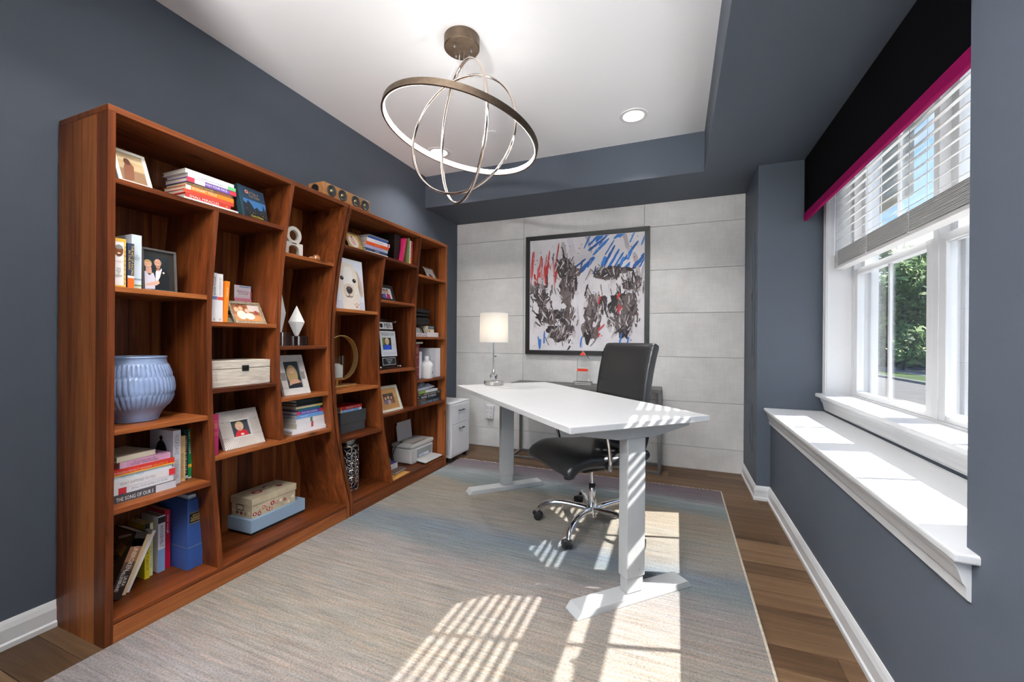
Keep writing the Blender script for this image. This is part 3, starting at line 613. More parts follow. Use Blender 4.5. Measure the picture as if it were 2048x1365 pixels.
# surge outlet
ou = thing('wall_outlet', 'white surge protector outlet on the panel wall beside the desk leg', 'outlet', (-1.84, YB, .37), (0, math.radians(4), 0))
B(-.044, .044, -.035, -.001, -.072, .072).build('housing', m_white, ou, bevel=.006)
hs = MB()
for zz in (.045, 0, -.045):
    for xx in (-.020, .020): hs.box(xx-.007, xx-.004, -.0356, -.0345, zz-.006, zz+.006); hs.box(xx+.004, xx+.007, -.0356, -.0345, zz-.006, zz+.006); hs.cyl((xx, -.0356, zz-.012), .003, .001, 'y', 10)
hs.build('sockets', mat('socket_grey', (.25, .25, .25), .6), ou)
# ================================================================ CHANDELIER
cc = Vector((-1.05, 1.895, 2.20)); m_brz = mat('bronze_brown_metal', (.17, .125, .09), .42, 1., var=.15, vscale=40); m_rg = mat('rose_chrome', (.74, .64, .57), .12, 1.)
ch = thing('chandelier', 'orb chandelier of three metal rings with a glowing ring hung from the ceiling', 'chandelier', (cc.x, cc.y, ZC))
def ringpts(n, R, N=72):
    n = Vector(n).normalized(); u = n.orthogonal().normalized(); v = n.cross(u); return n, [(u*math.cos(2*PI*i/N)+v*math.sin(2*PI*i/N)) for i in range(N)]
oz = Vector((0, 0, cc.z-ZC))
def bandring(n, R, w, t, name, mats, m_in):
    n, D = ringpts(n, R, 96); mb = MB(); N = len(D); vs = []
    for d in D:
        for rr, hh in ((R+t/2, -w/2), (R+t/2, w/2), (R-t/2, w/2), (R-t/2, -w/2)): vs.append(oz+d*rr+n*hh)
    fs = []; ms_ = []
    for i in range(N):
        j = (i+1) % N
        for k in range(4): fs.append((i*4+k, j*4+k, j*4+(k+1) % 4, i*4+(k+1) % 4))
    mb.add(vs, fs); o = mb.build(name, mats, ch, smooth=True)
    st = MB(); vs = []
    for d in D:
        for rr, hh in ((R-t/2-.0002, -w*.42), (R-t/2-.0002, w*.42), (R-t/2-.0035, w*.42), (R-t/2-.0035, -w*.42)): vs.append(oz+d*rr+n*hh)
    st.add(vs, list(fs)); st.build('light_strip', m_in, o, smooth=True)
m_led = mat('led_strip_glow', (1, 1, 1), .5, emit=(1, .975, .94), estr=8)
bandring((.191, .11, .975), .402, .030, .010, 'lit_ring', m_brz, m_led)
for n, R in (((-.056, -.996, .071), .312), ((.663, .748, .036), .340)):
    nn, D = ringpts(n, R, 72); MB().tube([oz+d*R for d in D], .0085, 10, True, flat=(.75, 1.0)).build('ring', m_rg, ch, smooth=True)
MB().lathe([(.0, -.055), (.088, -.055), (.092, -.051), (.092, -.001), (.0, -.001)], 48, cap=False).build('canopy', m_brz, ch, smooth=True)
for a in (.3, 1.2, 2.7, 4.4):
    MB().lathe([(.004, -.073), (.006, -.068), (.006, -.055)], 10, (.05*math.cos(a), .05*math.sin(a), 0)).build('screw_post', m_nickel, ch)
topz = cc.z-ZC+.335
MB().tube([(-.02, .01, -.075), (-.022, .01, -.12), (-.03, 0, topz+.03), (-.05, -.045, topz-.055)], .0014, 6).build('wire', m_white, ch)
MB().tube([(.02, -.01, -.075), (.005, 0, topz-.02)], .0009, 5).build('suspension_cable', m_nickel, ch)
MB().tube([(-.005, -.01, -.075), (-.02, 0, topz-.02)], .0009, 5).build('suspension_cable', m_nickel, ch)
# recessed lights
m_lens = mat('downlight_lens_glow', (1, 1, 1), .5, emit=(1, .95, .88), estr=4)
LP = 3.9
labels = {(0, 0): 'lit recessed ceiling light at right of the chandelier', (1, 0): 'lit recessed ceiling light seen through the chandelier rings'}
for j, yy in enumerate((2.975, .81, -1.0)):
    for i, xx in enumerate((-.292, -1.86 if j == 0 else -1.45)):
        lb = labels.get((i, j), 'lit recessed ceiling light over the near half of the room')
        t = thing('recessed_light', lb, 'ceiling light', (xx, yy, ZC), group='recessed ceiling lights')
        MB().lathe([(.068, -.002), (.072, -.006), (.094, -.005), (.097, -.001)], 40, cap=False).build('trim_ring', m_white, t, smooth=True)
        MB().lathe([(.0, -.0015), (.070, -.0015), (.070, -.0008), (.0, -.0008)], 32, cap=False).build('lens', m_lens, t)
        ld = bpy.data.lights.new('downlight', 'AREA'); ld.shape = 'DISK'; ld.size = .13; ld.energy = LP; ld.color = (1, .975, .945); ld.spread = 2.0
        lo = bpy.data.objects.new('downlight', ld); COL.objects.link(lo); lo.parent = t; lo.location = (0, 0, -.008)
tag(MB().lathe([(.0, -.006), (.032, -.005), (.036, -.001)], 28, (-1.304, 2.835, ZC), cap=False).build('sprinkler_cover', m_ceil, None, smooth=True), 'small white round sprinkler cover on the ceiling', 'sprinkler cover')
# ================================================================ WINDOW DRESSING
m_velvet = mat('black_velvet', (.0022, .0022, .003), .95, spec=.1, bump=.15, bscale=30)
val = thing('window_valance', 'black velvet box valance with magenta band above the window', 'valance', (.811, 2.34, 1.972))
B(0, .018, -1.064, 1.066, .050, .425).build('panel', m_velvet, val, bevel=.006, seg=3)
mgt = mat('magenta_velvet', (.27, .004, .080), .85, spec=.12, bump=.2, bscale=40)
B(-.002, .019, -1.064, 1.066, 0, .052).build('band', mgt, val, bevel=.004)
B(.018, .12, -1.064, 1.066, .40, .425).build('mounting_board', m_velvet, val)
MB().tube([(-.001, 1.0, .425), (-.002, .985, .30), (-.002, .975, .18), (-.001, .985, .06)], .0018, 6).build('seam', m_velvet, val)
bl = thing('window_blind', 'white slatted window blind half raised under the valance', 'blind', (.985, 2.38, 1.61))
m_slat = mat('white_slat', (.80, .79, .78), .4)
slm = B(-.029, .029, -.925, .920, -.0013, .0013).mesh('slat', m_slat)
def slat(z, tilt, x=0):
    o = bpy.data.objects.new('slat', slm); COL.objects.link(o); o.parent = bl; o.location = (x, 0, z); o.rotation_euler = (0, tilt, 0)
for k in range(14): slat(.024+k*.0066, random.uniform(-.03, .03), random.uniform(-.001, .001))
for k in range(11): slat(.148+k*.0500, math.radians(-32))
B(-.030, .030, -.925, .920, 0, .018).build('bottom_rail', m_slat, bl, bevel=.003)
B(-.028, .028, -.925, .920, .665, .70).build('headrail', m_slat, bl)
for yy in (.86, .42, -.02, -.46, -.86):
    ls = MB(); ls.tube([(-.031, yy, .01), (-.031, yy, .67)], .0011, 5); ls.tube([(.031, yy, .01), (.031, yy, .67)], .0011, 5); ls.build('ladder_string', m_paperw, bl)
    cl = MB(); pts = [(-.034+.004*math.sin(i*2.1), yy+.010*math.sin(i*1.7), .004+.112*i/24) for i in range(25)]; cl.tube(pts, .0014, 5); cl.build('gathered_cord', m_paperw, bl)
MB().tube([(-.038, .885, .64), (-.039, .888, .085)], .0045, 8).build('tilt_wand', m_paperw, bl, smooth=True)
# ================================================================ ELECTRICAL PANELS on the column
def epanel(label, y0, y1, z0, z1):
    t = thing('electrical_panel', label, 'electrical panel', (.535, (y0+y1)/2, z0)); hw = (y1-y0)/2; h = z1-z0
    B(-.006, -.0005, -hw, hw, 0, h).build('cover', m_blue, t, bevel=.0015)
    d = B(-.011, -.006, -hw+.05, hw-.03, .10*h, h*.93).build('door', m_blue, t, bevel=.0015); B(-.014, -.011, -hw+.055, -hw+.075, h*.5, h*.56).build('latch', m_black, d)
epanel('tall slate-painted electrical panel on the column beside the panel wall', 3.52, 3.93, .93, 1.95)
epanel('small slate-painted electrical panel low on the column', 3.58, 3.93, .30, .66)
# ================================================================ FILING CABINET
fc = thing('filing_cabinet', 'white two-drawer filing cabinet on casters beside the bookcase', 'cabinet', (-1.92, 3.47, 0))
m_cab = mat('white_cabinet', (.84, .84, .86), .45)
B(-.315, -.002, -.165, .165, .060, .530).build('body', m_cab, fc, bevel=.002)
B(-.318, .008, -.182, .182, .530, .548).build('top', m_cab, fc, bevel=.002)
B(-.318, .008, -.175, .175, .045, .060).build('bottom_board', m_cab, fc, bevel=.002)
for z0, z1, zh in ((.348, .526, .468), (.064, .344, .300)):
    dr = B(-.002, .014, -.170, .170, z0, z1).build('drawer', m_cab, fc, bevel=.002)
    hd = MB(); hd.tube([(.034, -.045, zh), (.034, .045, zh)], .0045, 8); hd.tube([(.012, -.035, zh), (.034, -.035, zh)], .004, 8); hd.tube([(.012, .035, zh), (.034, .035, zh)], .004, 8); hd.build('handle', m_black, dr, smooth=True)
for sx in (-.28, -.03):
    for sy in (-.14, .14):
        c = MB(); c.box(-.012, .012, -.014, .014, .033, .046); c.lathe([(.010, -.012), (.0225, -.011), (.0225, .011), (.010, .012)], 18, (0, 0, .0225), 'y'); o = c.build('caster', m_black, fc, smooth=True); o.location = (sx+.01, sy, 0); o.rotation_euler = (0, 0, random.uniform(-.6, .6))
# ================================================================ ADDED FILL UPLIGHTER (unseen, behind the camera, brightens the ceiling)
FILL_UP = 182.0
fl_ = thing('added_fill_lamp', 'added brushed metal uplighter behind the camera for ambient fill', 'floor lamp', (-.82, -1.12, 0))
MB().lathe([(.0, 0), (.14, 0), (.145, .012), (.13, .022), (.016, .032), (.0, .032)], 36, cap=False).build('base', m_nickel, fl_, smooth=True)
MB().lathe([(.013, .03), (.013, 1.78)], 16).build('pole', m_nickel, fl_, smooth=True)
MB().lathe([(.03, 1.77), (.10, 1.79), (.17, 1.84), (.20, 1.90), (.196, 1.90), (.165, 1.848), (.10, 1.80), (.03, 1.782)], 40, cap=False).build('bowl_shade', m_nickel, fl_, smooth=True)
MB().lathe([(.0, 1.80), (.03, 1.81), (.04, 1.84), (.03, 1.87), (.0, 1.88)], 20, cap=False).build('bulb', mat('fill_bulb_glow', (1, 1, 1), .5, emit=(1, .96, .9), estr=12), fl_, smooth=True)
ud_ = bpy.data.lights.new('fill_uplight', 'AREA'); ud_.shape = 'DISK'; ud_.size = .34; ud_.energy = FILL_UP; ud_.color = (1, .985, .965)
uo_ = bpy.data.objects.new('fill_uplight', ud_); COL.objects.link(uo_); uo_.parent = fl_; uo_.location = (0, 0, 1.902); uo_.rotation_euler = (PI, 0, 0)
# ================================================================ BOOKCASES
FX, BX, TH = -1.91, -2.250, .022
def curveY(pts, z):
    P = sorted(pts, key=lambda p: p[1]); return float(np.interp(z, [p[1] for p in P], [p[0] for p in P]))
def divider(parent, pts, name, z0, z1, x0=None):
    zz = np.linspace(z0, z1, 26); P = sorted(pts, key=lambda p: p[1])
    c = catmull(P, 8); cz = [p[1] for p in c]; cy = [p[0] for p in c]
    line = [(float(np.interp(z, cz, cy)), float(z)) for z in zz]
    poly = [(y-TH/2, z) for y, z in line]+[(y+TH/2, z) for y, z in line[::-1]]
    mb = MB(); n = len(line); vs = []
    for x in (BX+.012, FX):
        for y, z in line: vs += [(x, y-TH/2, z), (x, y+TH/2, z)]
    fs = []
    for i in range(n-1):
        a, b = 2*i, 2*n+2*i
        fs += [(b, b+1, b+3, b+2), (a+1, a, a+2, a+3), (a, b, b+2, a+2), (b+1, a+1, a+3, b+3)]
    fs += [(0, 1, 2*n+1, 2*n), (2*n-2, 4*n-2, 4*n-1, 2*n-1)]
    mb.add(vs, fs); return mb.build(name, w_z, parent, smooth=True, ang=50)
def shelf(parent, y0, y1, z, x1=FX-.001, name='shelf'): return B(BX+.012, x1, y0, y1, z-.020, z).build(name, w_y, parent, bevel=.0015)
D1 = [(1.219, 1.703), (1.193, 1.322), (1.191, 1.086), (1.199, .806), (1.209, .578), (1.217, .455), (1.247, .102)]
D2 = [(1.611, 1.953), (1.589, 1.813), (1.571, 1.705), (1.543, 1.427), (1.533, 1.267), (1.528, 1.086), (1.534, .887), (1.545, .752), (1.558, .6)]
AR = [(2.002, 1.973), (1.944, 1.736), (1.910, 1.587), (1.870, 1.29), (1.862, 1.082), (1.874, .822), (1.899, .605), (1.940, .409), (1.969, .297), (1.999, .188), (2.027, .100), (2.029, .0)]
BL = [(2.035, 1.973), (1.977, 1.736), (1.943, 1.587), (1.903, 1.29), (1.895, 1.082), (1.907, .822), (1.932, .605), (1.973, .409), (2.002, .297), (2.032, .188), (2.060, .100), (2.062, .0)]
D3 = [(2.362, 1.705), (2.334, 1.55), (2.303, 1.319), (2.297, 1.094), (2.299, .929), (2.317, .782), (2.344, .583), (2.369, .453), (2.418, .259), (2.457, .102)]
D4 = [(2.798, 1.952), (2.767, 1.718), (2.739, 1.477), (2.731, 1.366), (2.731, 1.036), (2.747, .834), (2.766, .598)]
def back_planks(parent, y0, y1):
    y = y0; rnd = random.Random(int(y0*100))
    while y < y1-.01:
        w = min(rnd.choice([.085, .095, .11, .125]), y1-y)
        if y1-(y+w) < .04: w = y1-y
        B(BX, BX+.012, y+.0004, y+w-.0004, .02, 1.965).build('back_plank', w_z, parent, bevel=.0008, seg=1); y += w
def side_boards(parent, y, outer):
    xs_ = [BX, -2.145, -2.075, -1.985, FX]
    for a, b in zip(xs_[:-1], xs_[1:]): B(a, b, y, y+.023, 0, 1.953).build('side_board', w_z, parent, bevel=.0006, seg=1)
A = thing('bookcase', 'left wavy acacia wood bookcase with curved dividers holding the blue pot', 'bookcase', (0, 0, 0), group='pair of wavy bookcases')
side_boards(A, .840, -1); back_planks(A, .863, 1.958)
B(BX, FX, .840, 2.013, 1.953, 1.977).build('top_board', w_e, A, bevel=.002)
shelf(A, .863, 2.03-TH/2, .094, FX-.001, 'bottom_board')
B(FX-.022, FX-.0005, .863, 2.027-TH/2, .0, .0735).build('plinth', w_e, A, bevel=.003)
divider(A, AR, 'curved_side', 0, 1.953); divider(A, D1, 'divider', .094, 1.698); divider(A, D2, 'divider', .602, 1.953)
Y1 = lambda z: curveY(D1, z); Y2 = lambda z: curveY(D2, z); YA = lambda z: curveY(AR, z); h2 = TH/2
shelf(A, .863, Y2(1.71)-h2, 1.717)
for z in (1.319, .790, .497): shelf(A, .863, Y1(z)-h2, z)
for z in (1.205, .904): shelf(A, Y1(z)+h2, Y2(z)-h2, z)
shelf(A, Y1(.60)+h2, YA(.60)-h2, .600)
for z in (1.586, 1.092, .819): shelf(A, Y2(z)+h2, YA(z)-h2, z)
Bc = thing('bookcase', 'right wavy acacia wood bookcase with curved dividers holding the printer', 'bookcase', (0, 0, 0), group='pair of wavy bookcases')
side_boards(Bc, 3.185, 1); back_planks(Bc, 1.959, 3.185)
B(BX, FX, 2.024, 3.208, 1.953, 1.977).build('top_board', w_e, Bc, bevel=.002)
shelf(Bc, 2.06+TH/2, 3.185, .094, FX-.001, 'bottom_board')
B(FX-.022, FX-.0005, 2.063+TH/2, 3.185, .0, .0735).build('plinth', w_e, Bc, bevel=.003)
divider(Bc, BL, 'curved_side', 0, 1.953); divider(Bc, D3, 'divider', .094, 1.698); divider(Bc, D4, 'divider', .602, 1.953)
Y3 = lambda z: curveY(D3, z); Y4 = lambda z: curveY(D4, z); YL = lambda z: curveY(BL, z)
shelf(Bc, YL(1.717)+h2, Y4(1.717)-h2, 1.717)
for z in (1.320, .816, .510): shelf(Bc, YL(z)+h2, Y3(z)-h2, z)
for z in (1.410, .912): shelf(Bc, Y3(z)+h2, Y4(z)-h2, z)
shelf(Bc, Y3(.60)+h2, 3.185, .600)
for z in (1.655, 1.155, .806): shelf(Bc, Y4(z)+h2, 3.185, z)

# ================================================================ BOOKS
def book(label, kind, X, Y0, z0, t, h, d, cover, text=(), bands=(), rot=(0, 0, 0), pages=None, group=None, rough=.45, front=None, soft=False):
    o = thing('book', label, 'book', (X, Y0, z0), rot, group)
    def bx(mb, x0, x1, t0, t1, a0, a1):
        if kind == 'stand': mb.box(x0, x1, t0, t1, a0, a1)
        else: mb.box(x0, x1, a0, a1, t0, t1)
    b = min(.0022, t*.12); mb = MB()
    bx(mb, -d, 0, 0, b, 0, h); bx(mb, -d, 0, t-b, t, 0, h); bx(mb, -b, 0, b, t-b, 0, h)
    mb.build('cover', paint(cover, rough), o)
    i = .001 if soft else .003
    pg = MB(); bx(pg, -d+i, -b, b, t-b, i, h-i); pg.build('pages', pages or m_paper, o)
    for f0, f1, c in bands:
        k = MB(); bx(k, -.0004, .0005, .0002, t-.0002, h*f0, h*f1); k.build('spine_band', paint(c, rough), o)
    for body, f0, f1, g0, g1, c in text:
        L_ = h*(f1-f0); H_ = t*(g1-g0)
        if kind == 'stand': lettering(o, body, L_, H_, (0, t*(g0+g1)/2, h*(f0+f1)/2), (0, 0, -1), (0, 1, 0), paint(c))
        elif kind == 'upright_text': pass
        else: lettering(o, body, L_, H_, (0, h*(f0+f1)/2, t*(g0+g1)/2), (0, 1, 0), (0, 0, 1), paint(c))
    return o
def stack(X, z, rows, group):
    # rows bottom to top: (label, y0, y1, t, dx, depth, cover, text, bands[, yaw])
    for r in rows:
        lab, y0, y1, t, dx, d, cov, tx, bd = r[:9]; yw = r[9] if len(r) > 9 else 0
        book(lab, 'lie', X+dx, y0, z, t-.0006, y1-y0, d, cov, tx, bd, (0, 0, yw), group=group); z += t
    return z
# ---- left bookcase, top shelf
stack(-1.952, 1.717, [
 ('white paperback at the bottom of the top-shelf stack', 1.105, 1.338, .016, .012, .17, '#e9e6e6', [('T H E  L I G H T', .12, .5, .3, .65, '#777777')], []),
 ('red book titled Small Miracles in the top-shelf stack', 1.115, 1.307, .019, .004, .15, '#c63a34', [('SMALL MIRACLES', .08, .72, .22, .82, '#f3e4d8'), ('o', .88, .93, .3, .7, '#e8c05a')], []),
 ('thin coral red book above the Small Miracles book', 1.110, 1.322, .017, .004, .155, '#d8503c', [('THE POWER OF NOW', .15, .7, .3, .66, '#b8392e')], []),
 ('orange book with white lettering in the top-shelf stack', 1.116, 1.322, .019, .003, .155, '#f08a24', [('ECKHART TOLLE', .13, .62, .25, .8, '#fff0dc')], [(0, .10, '#f4efe8')]),
 ('brown and gold spined book in the top-shelf stack', 1.124, 1.320, .016, -.002, .15, '#6d5a45', [('IMAGINE HEAVEN', .12, .55, .25, .75, '#c7a86c')], [(.62, .95, '#8c5a3c')]),
 ('purple, blue and white patterned book in the top-shelf stack', 1.123, 1.335, .021, .0, .155, '#7a58ad', [('GIRL, WASH YOUR FACE', .16, .8, .25, .8, '#ffffff')], [(0, .14, '#d0425a'), (.14, .34, '#e6d9ec'), (.86, 1, '#d63b4a')]),
 ('white paperback with a green end in the top-shelf stack', 1.127, 1.332, .017, .001, .155, '#f1eef0', [('CLEAN ROUTINES', .2, .72, .28, .78, '#8d8a96')], [(.82, 1, '#7ecb88')]),
 ('white book on the very top of the top-shelf stack', 1.120, 1.328, .018, -.006, .16, '#efeeec', [('ORDINARY GRACE', .3, .75, .3, .75, '#9fb6c4')], [(0, 1, '#f0eeee')])],
 'books stacked flat on the top left shelf')
nb = thing('book', 'dark blue book leaning on the top shelf with a night city cover', 'book', (-1.930, 1.352, 1.7175), (0, -.24, .10), None)
B(-.026, -.0235, 0, .148, 0, .165).build('cover', paint('#16242f'), nb); B(-.0025, 0, 0, .148, 0, .165).build('cover', paint('#1c2e3d'), nb); B(-.0235, -.0025, 0, .003, 0, .165).build('spine', paint('#1c3a40'), nb); B(-.0235, -.0025, .003, .144, .003, .161).build('pages', m_paper, nb)
sky_ = [('#233a52', rect(.014, .06, .147, .164)), ('#3a6ea0', rect(.02, .055, .147, .10)), ('#1a222b', [(.016, .03), (.147, .03), (.147, .085), (.138, .06), (.130, .095), (.124, .06), (.105, .055), (.09, .07), (.075, .055), (.06, .08), (.045, .095), (.035, .075), (.016, .085)]), ('#0f151a', rect(.004, .001, .147, .032)), ('#25404a', rect(0, 0, .013, .165))]
for k in range(14): sky_.append(('#f2c04e', ell(random.uniform(.03, .14), random.uniform(.022, .05), .0011, .0011, 6)))
sky_ += [('#c98a70', ell(.042, .135, .010)), ('#7a3a30', ell(.042, .135, .005))]
flatprint('cover_print', nb, sky_, (.0002, 0, 0)); lettering(nb, 'A Tale of\nTwo Cities', .062, .030, (.0025, .084, .128), (0, 1, 0), (0, 0, 1), paint('#b08a4a')); lettering(nb, 'Charles Dickens', .07, .010, (.0025, .082, .016), (0, 1, 0), (0, 0, 1), paint('#e8c63e'))
# ---- photo frames
def face(cx, cy, r, skin, hair, hs=1.15, bald=False, smile=True, longhair=False):
    s = []
    if longhair: s.append((hair, ell(cx, cy-r*.6, r*1.25, r*2.0)))
    if not bald: s.append((hair, ell(cx, cy+r*.22, r*1.08*hs/1.15, r*1.2)))
    s.append((skin, ell(cx, cy, r*.82, r*1.1)))
    if bald: s.append((hair, ell(cx-r*.78, cy+.1*r, r*.14, r*.34))); s.append((hair, ell(cx+r*.78, cy+.1*r, r*.14, r*.34)))
    sk = [int(skin[i:i+2], 16) for i in (1, 3, 5)]; dk = '#%02x%02x%02x' % tuple(int(v*.82) for v in sk); lt = '#%02x%02x%02x' % tuple(min(255, int(v*1.07)) for v in sk)
    s.append((dk, ell(cx, cy-r*.75, r*.42, r*.32))); s.append((lt, ell(cx-r*.1, cy+r*.35, r*.5, r*.5)))
    s.append((skin, ell(cx, cy-r*.1, r*.66, r*.72)))
    if not bald and not longhair: s.append((hair, ell(cx, cy+r*.95, r*.78, r*.34)))
    for sx in (-1, 1): s.append(('#5a4438', ell(cx+sx*r*.30, cy+r*.10, r*.12, r*.05, 8)))
    s.append((dk, ell(cx, cy-r*.18, r*.10, r*.12, 8)))
    s.append(('#e8d8cc' if smile else '#b0685c', ell(cx, cy-r*.48, r*.26, r*.08, 10)))
    return s
def frame(name, label, loc, w, h, bw, depth, m_f, shapes, lean=.25, yaw=0., bg='#777777', group=None, glass=False, beads=None, stand=True, extra=None, inner=None, back=None):
    t = thing(name, label, 'picture frame', loc, (0, -lean, yaw), group)
    m = MB(); m.box(-depth, 0, 0, w, 0, bw); m.box(-depth, 0, 0, w, h-bw, h); m.box(-depth, 0, 0, bw, bw, h-bw); m.box(-depth, 0, w-bw, w, bw, h-bw)
    m.build('frame', m_f, t, bevel=min(.002, bw*.15))
    B(-depth, -depth*.45, bw, w-bw, bw, h-bw).build('backing', paint('#2a2320'), t)
    W, H = w-2*bw, h-2*bw
    flatprint('photo', t, [(bg, rect(0, 0, W, H))]+[(c, [(min(max(p[0], 0), W), min(max(p[1], 0), H)) for p in P]) for c, P in shapes(W, H)], (-depth*.45, bw, bw), step=.00012)
    if glass: B(-depth*.2-.001, -depth*.2, bw, w-bw, bw, h-bw).build('glass', m_glass, t)
    if beads:
        bd = MB(); step, r, off = beads
        for e in ((0, 0, 0, 1), (w, 0, 0, 1), (0, 0, 1, 0), (0, h, 1, 0)):
            L_ = w if e[2] else h; k = 0.
            while k <= L_: bd.lathe([(0, -r), (r*.8, -r*.5), (r, 0), (r*.8, r*.5), (0, r)], 7, (off, e[0]+e[2]*k, e[1]+e[3]*k), 'x', cap=False); k += step
        bd.build('beading', m_f, t, smooth=True)
    if stand:
        st = MB(); st.prism([(-depth, h*.72), (-depth-.003, h*.72), (-depth-.003-h*.72*math.tan(lean)*1.0, .006*0+h*.02), (-depth-.0-h*.72*math.tan(lean)*.96, h*.02)], w*.42, w*.58, 'xz') if False else st.box(-depth-.003, -depth, w*.4, w*.6, h*.02, h*.7)
        st.build('easel_back', paint('#2a2320'), t)
    if extra: extra(t, W, H)
    return t
m_cream = mat('cream_frame', (.70, .66, .56), .45); m_goldf = mat('antique_gold', (.62, .47, .22), .35, 1., var=.2, vscale=60); m_pewter = mat('pewter_gold', (.50, .44, .33), .35, 1., var=.3, vscale=90)
m_blackf = mat('black_wood_frame', (.02, .02, .024), .4)
frame('photo_frame', 'cream photo frame leaning at the left end of the top shelf', (-1.935, .885, 1.7175), .108, .155, .013, .014, m_cream, lambda W, H: [('#8a6a4c', rect(0, 0, W, H*.45)), ('#7a4a30', [(W*.1, 0), (W*.5, H*.1), (W*.62, H*.6), (W*.4, H*.85), (W*.2, H*.5)]), ('#c9b08c', rect(0, H*.75, W, H)), ('#5a3424', ell(W*.38, H*.72, W*.13, H*.12))], .42, .0, '#b59a74', glass=True)
frame('photo_frame', 'clear framed wedding photo of a couple beside the upright books', (-1.985, .984, 1.3195), .125, .178, .009, .014, mat('smoked_acrylic', (.10, .095, .09), .12, spec=.7), lambda W, H: [('#20282e', rect(0, 0, W*.82, H*.86)), ('#2c2722', rect(W*.82, 0, W, H)),
   ('#171a20', [(W*.30, 0), (W*.84, 0), (W*.84, H*.40), (W*.72, H*.54), (W*.5, H*.58), (W*.36, H*.50), (W*.32, H*.3)]), ('#e4e2e6', [(W*.36, H*.10), (W*.38, H*.46), (W*.46, H*.58), (W*.60, H*.56), (W*.52, H*.34)]), ('#c99078', [(W*.40, H*.5), (W*.52, H*.5), (W*.54, H*.64), (W*.40, H*.64)]), ('#cf9c86', [(W*.06, H*.42), (W*.26, H*.40), (W*.24, H*.58), (W*.06, H*.58)]), ('#d2cedb', [(0, 0), (W*.34, H*.02), (W*.36, H*.30), (W*.30, H*.44), (W*.17, H*.36), (W*.06, H*.46), (0, H*.44)]), ('#d8ae98', [(W*.04, H*.08), (W*.40, H*.12), (W*.50, H*.18), (W*.46, H*.26), (W*.36, H*.22), (W*.06, H*.14)]), ('#101114', [(W*.40, H*.53), (W*.47, H*.55), (W*.55, H*.53), (W*.55, H*.57), (W*.47, H*.555), (W*.40, H*.57)]), ('#e9d8c8', ell(W*.64, H*.46, W*.035, H*.025))]
   + face(W*.13, H*.64, W*.125, '#d9a58c', '#b59460') + face(W*.45, H*.70, W*.14, '#d09a80', '#8a8078', bald=True), .07, 0, '#2b2c2a')
G = 'books standing on the second left shelf'
lw = book('white and yellow book with a smiling portrait on the spine', 'stand', -1.935, .868, 1.3195, .038, .182, .14, '#f0ebe8', (), [(0, .035, '#e9b64a'), (.93, 1, '#e9b64a')], group=G)
flatprint('spine_print', lw, [('#e9b64a', rect(.031, .007, .037, .17)), ('#6b3f22', ell(.016, .136, .0135, .022)), ('#7e4a28', ell(.016, .134, .011, .017)), ('#8d8780', ell(.016, .149, .012, .008)), ('#f3efe8', ell(.016, .126, .005, .002))]+[('#8c8f6a', rect(.032, .012+k*.017, .036, .019+k*.017)) for k in range(9)], (.0006, 0, 0)); lettering(lw, 'LONG\nWALK\nTO\nFREEDOM', .022, .034, (.0006, .0155, .055), (0, 1, 0), (0, 0, 1), paint('#5c5a58'))
lettering(lw, 'MANDELA', .024, .006, (.0006, .0155, .095), (0, 1, 0), (0, 0, 1), paint('#c9a0a8'))
book('slim red and black spined book between the portrait book and the navy one', 'stand', -1.96, .9068, 1.3195, .008, .17, .13, '#b02a1e', (), [(.82, 1, '#1a1416')], group=G)
book('navy and orange book with vertical gold title', 'stand', -1.945, .9155, 1.3195, .021, .172, .13, '#2d3752', [('THE ART OF RACING', .30, .96, .55, .9, '#e2c060'), ('IN THE RAIN', .42, .84, .12, .45, '#d8b45a')], [(0, .23, '#ee6a22'), (.23, .28, '#f0e6da')], group=G)
tb = book('tall pale blue and white book beside the wedding photo', 'stand', -1.965, .9378, 1.3195, .032, .213, .15, '#d5dfe8', (), [(.06, .09, '#7d9a52'), (.17, .20, '#8ca4b2'), (0, .05, '#cfd8c8')], group=G); lettering(tb, 'THE\nMIDNIGHT\nLIBRARY', .024, .020, (.0005, .016, .125), (0, 1, 0), (0, 0, 1), paint('#6b7c8c'))
# ---- blue ribbed pot
def pot():
    t = thing('ribbed_pot', 'large pale blue ceramic pot with rows of raised ribs', 'pot', (-2.072, 1.003, .7905))
    prof = [(.0, 0), (.070, 0), (.078, .006), (.083, .018), (.092, .036), (.108, .058), (.120, .080), (.127, .105), (.129, .130), (.127, .155), (.122, .180), (.115, .205), (.108, .226), (.104, .242), (.1025, .258)]
    pr = [tuple(p) for p in catmull(prof, 5)]
    bands = [(.056, .106, 0), (.112, .178, .5), (.184, .232, .0)]
    NR = 46
    def fn(r, z, a):
        for z0, z1, ph in bands:
            if z0 < z < z1:
                k = min((z-z0), (z1-z))/.010; k = min(1, max(0, k)); k = math.sqrt(max(0, 1-(1-k)**2))
                sl = (z-z0)*2.0
                return r-.002-.0075*k*(1-abs(math.sin((a*NR+ph*PI*2+sl*10)/2))**.45)+.0035*k
        return r-.002
    mb = MB(); mb.lathe(pr, NR*8, fn=fn, cap=False)
    m = mat('pale_blue_glaze', (.225, .295, .46), .28, spec=.5, var=.16, vscale=14, bump=.12, bscale=70, coat=.3)
    mb.build('body', m, t, smooth=True, ang=70)
    MB().lathe([(.1025, .258), (.103, .262), (.100, .264), (.097, .258), (.100, .20), (.115, .12), (.08, .02), (.0, .012)], 64, cap=False).build('rim', m, t, smooth=True, ang=70)
pot()
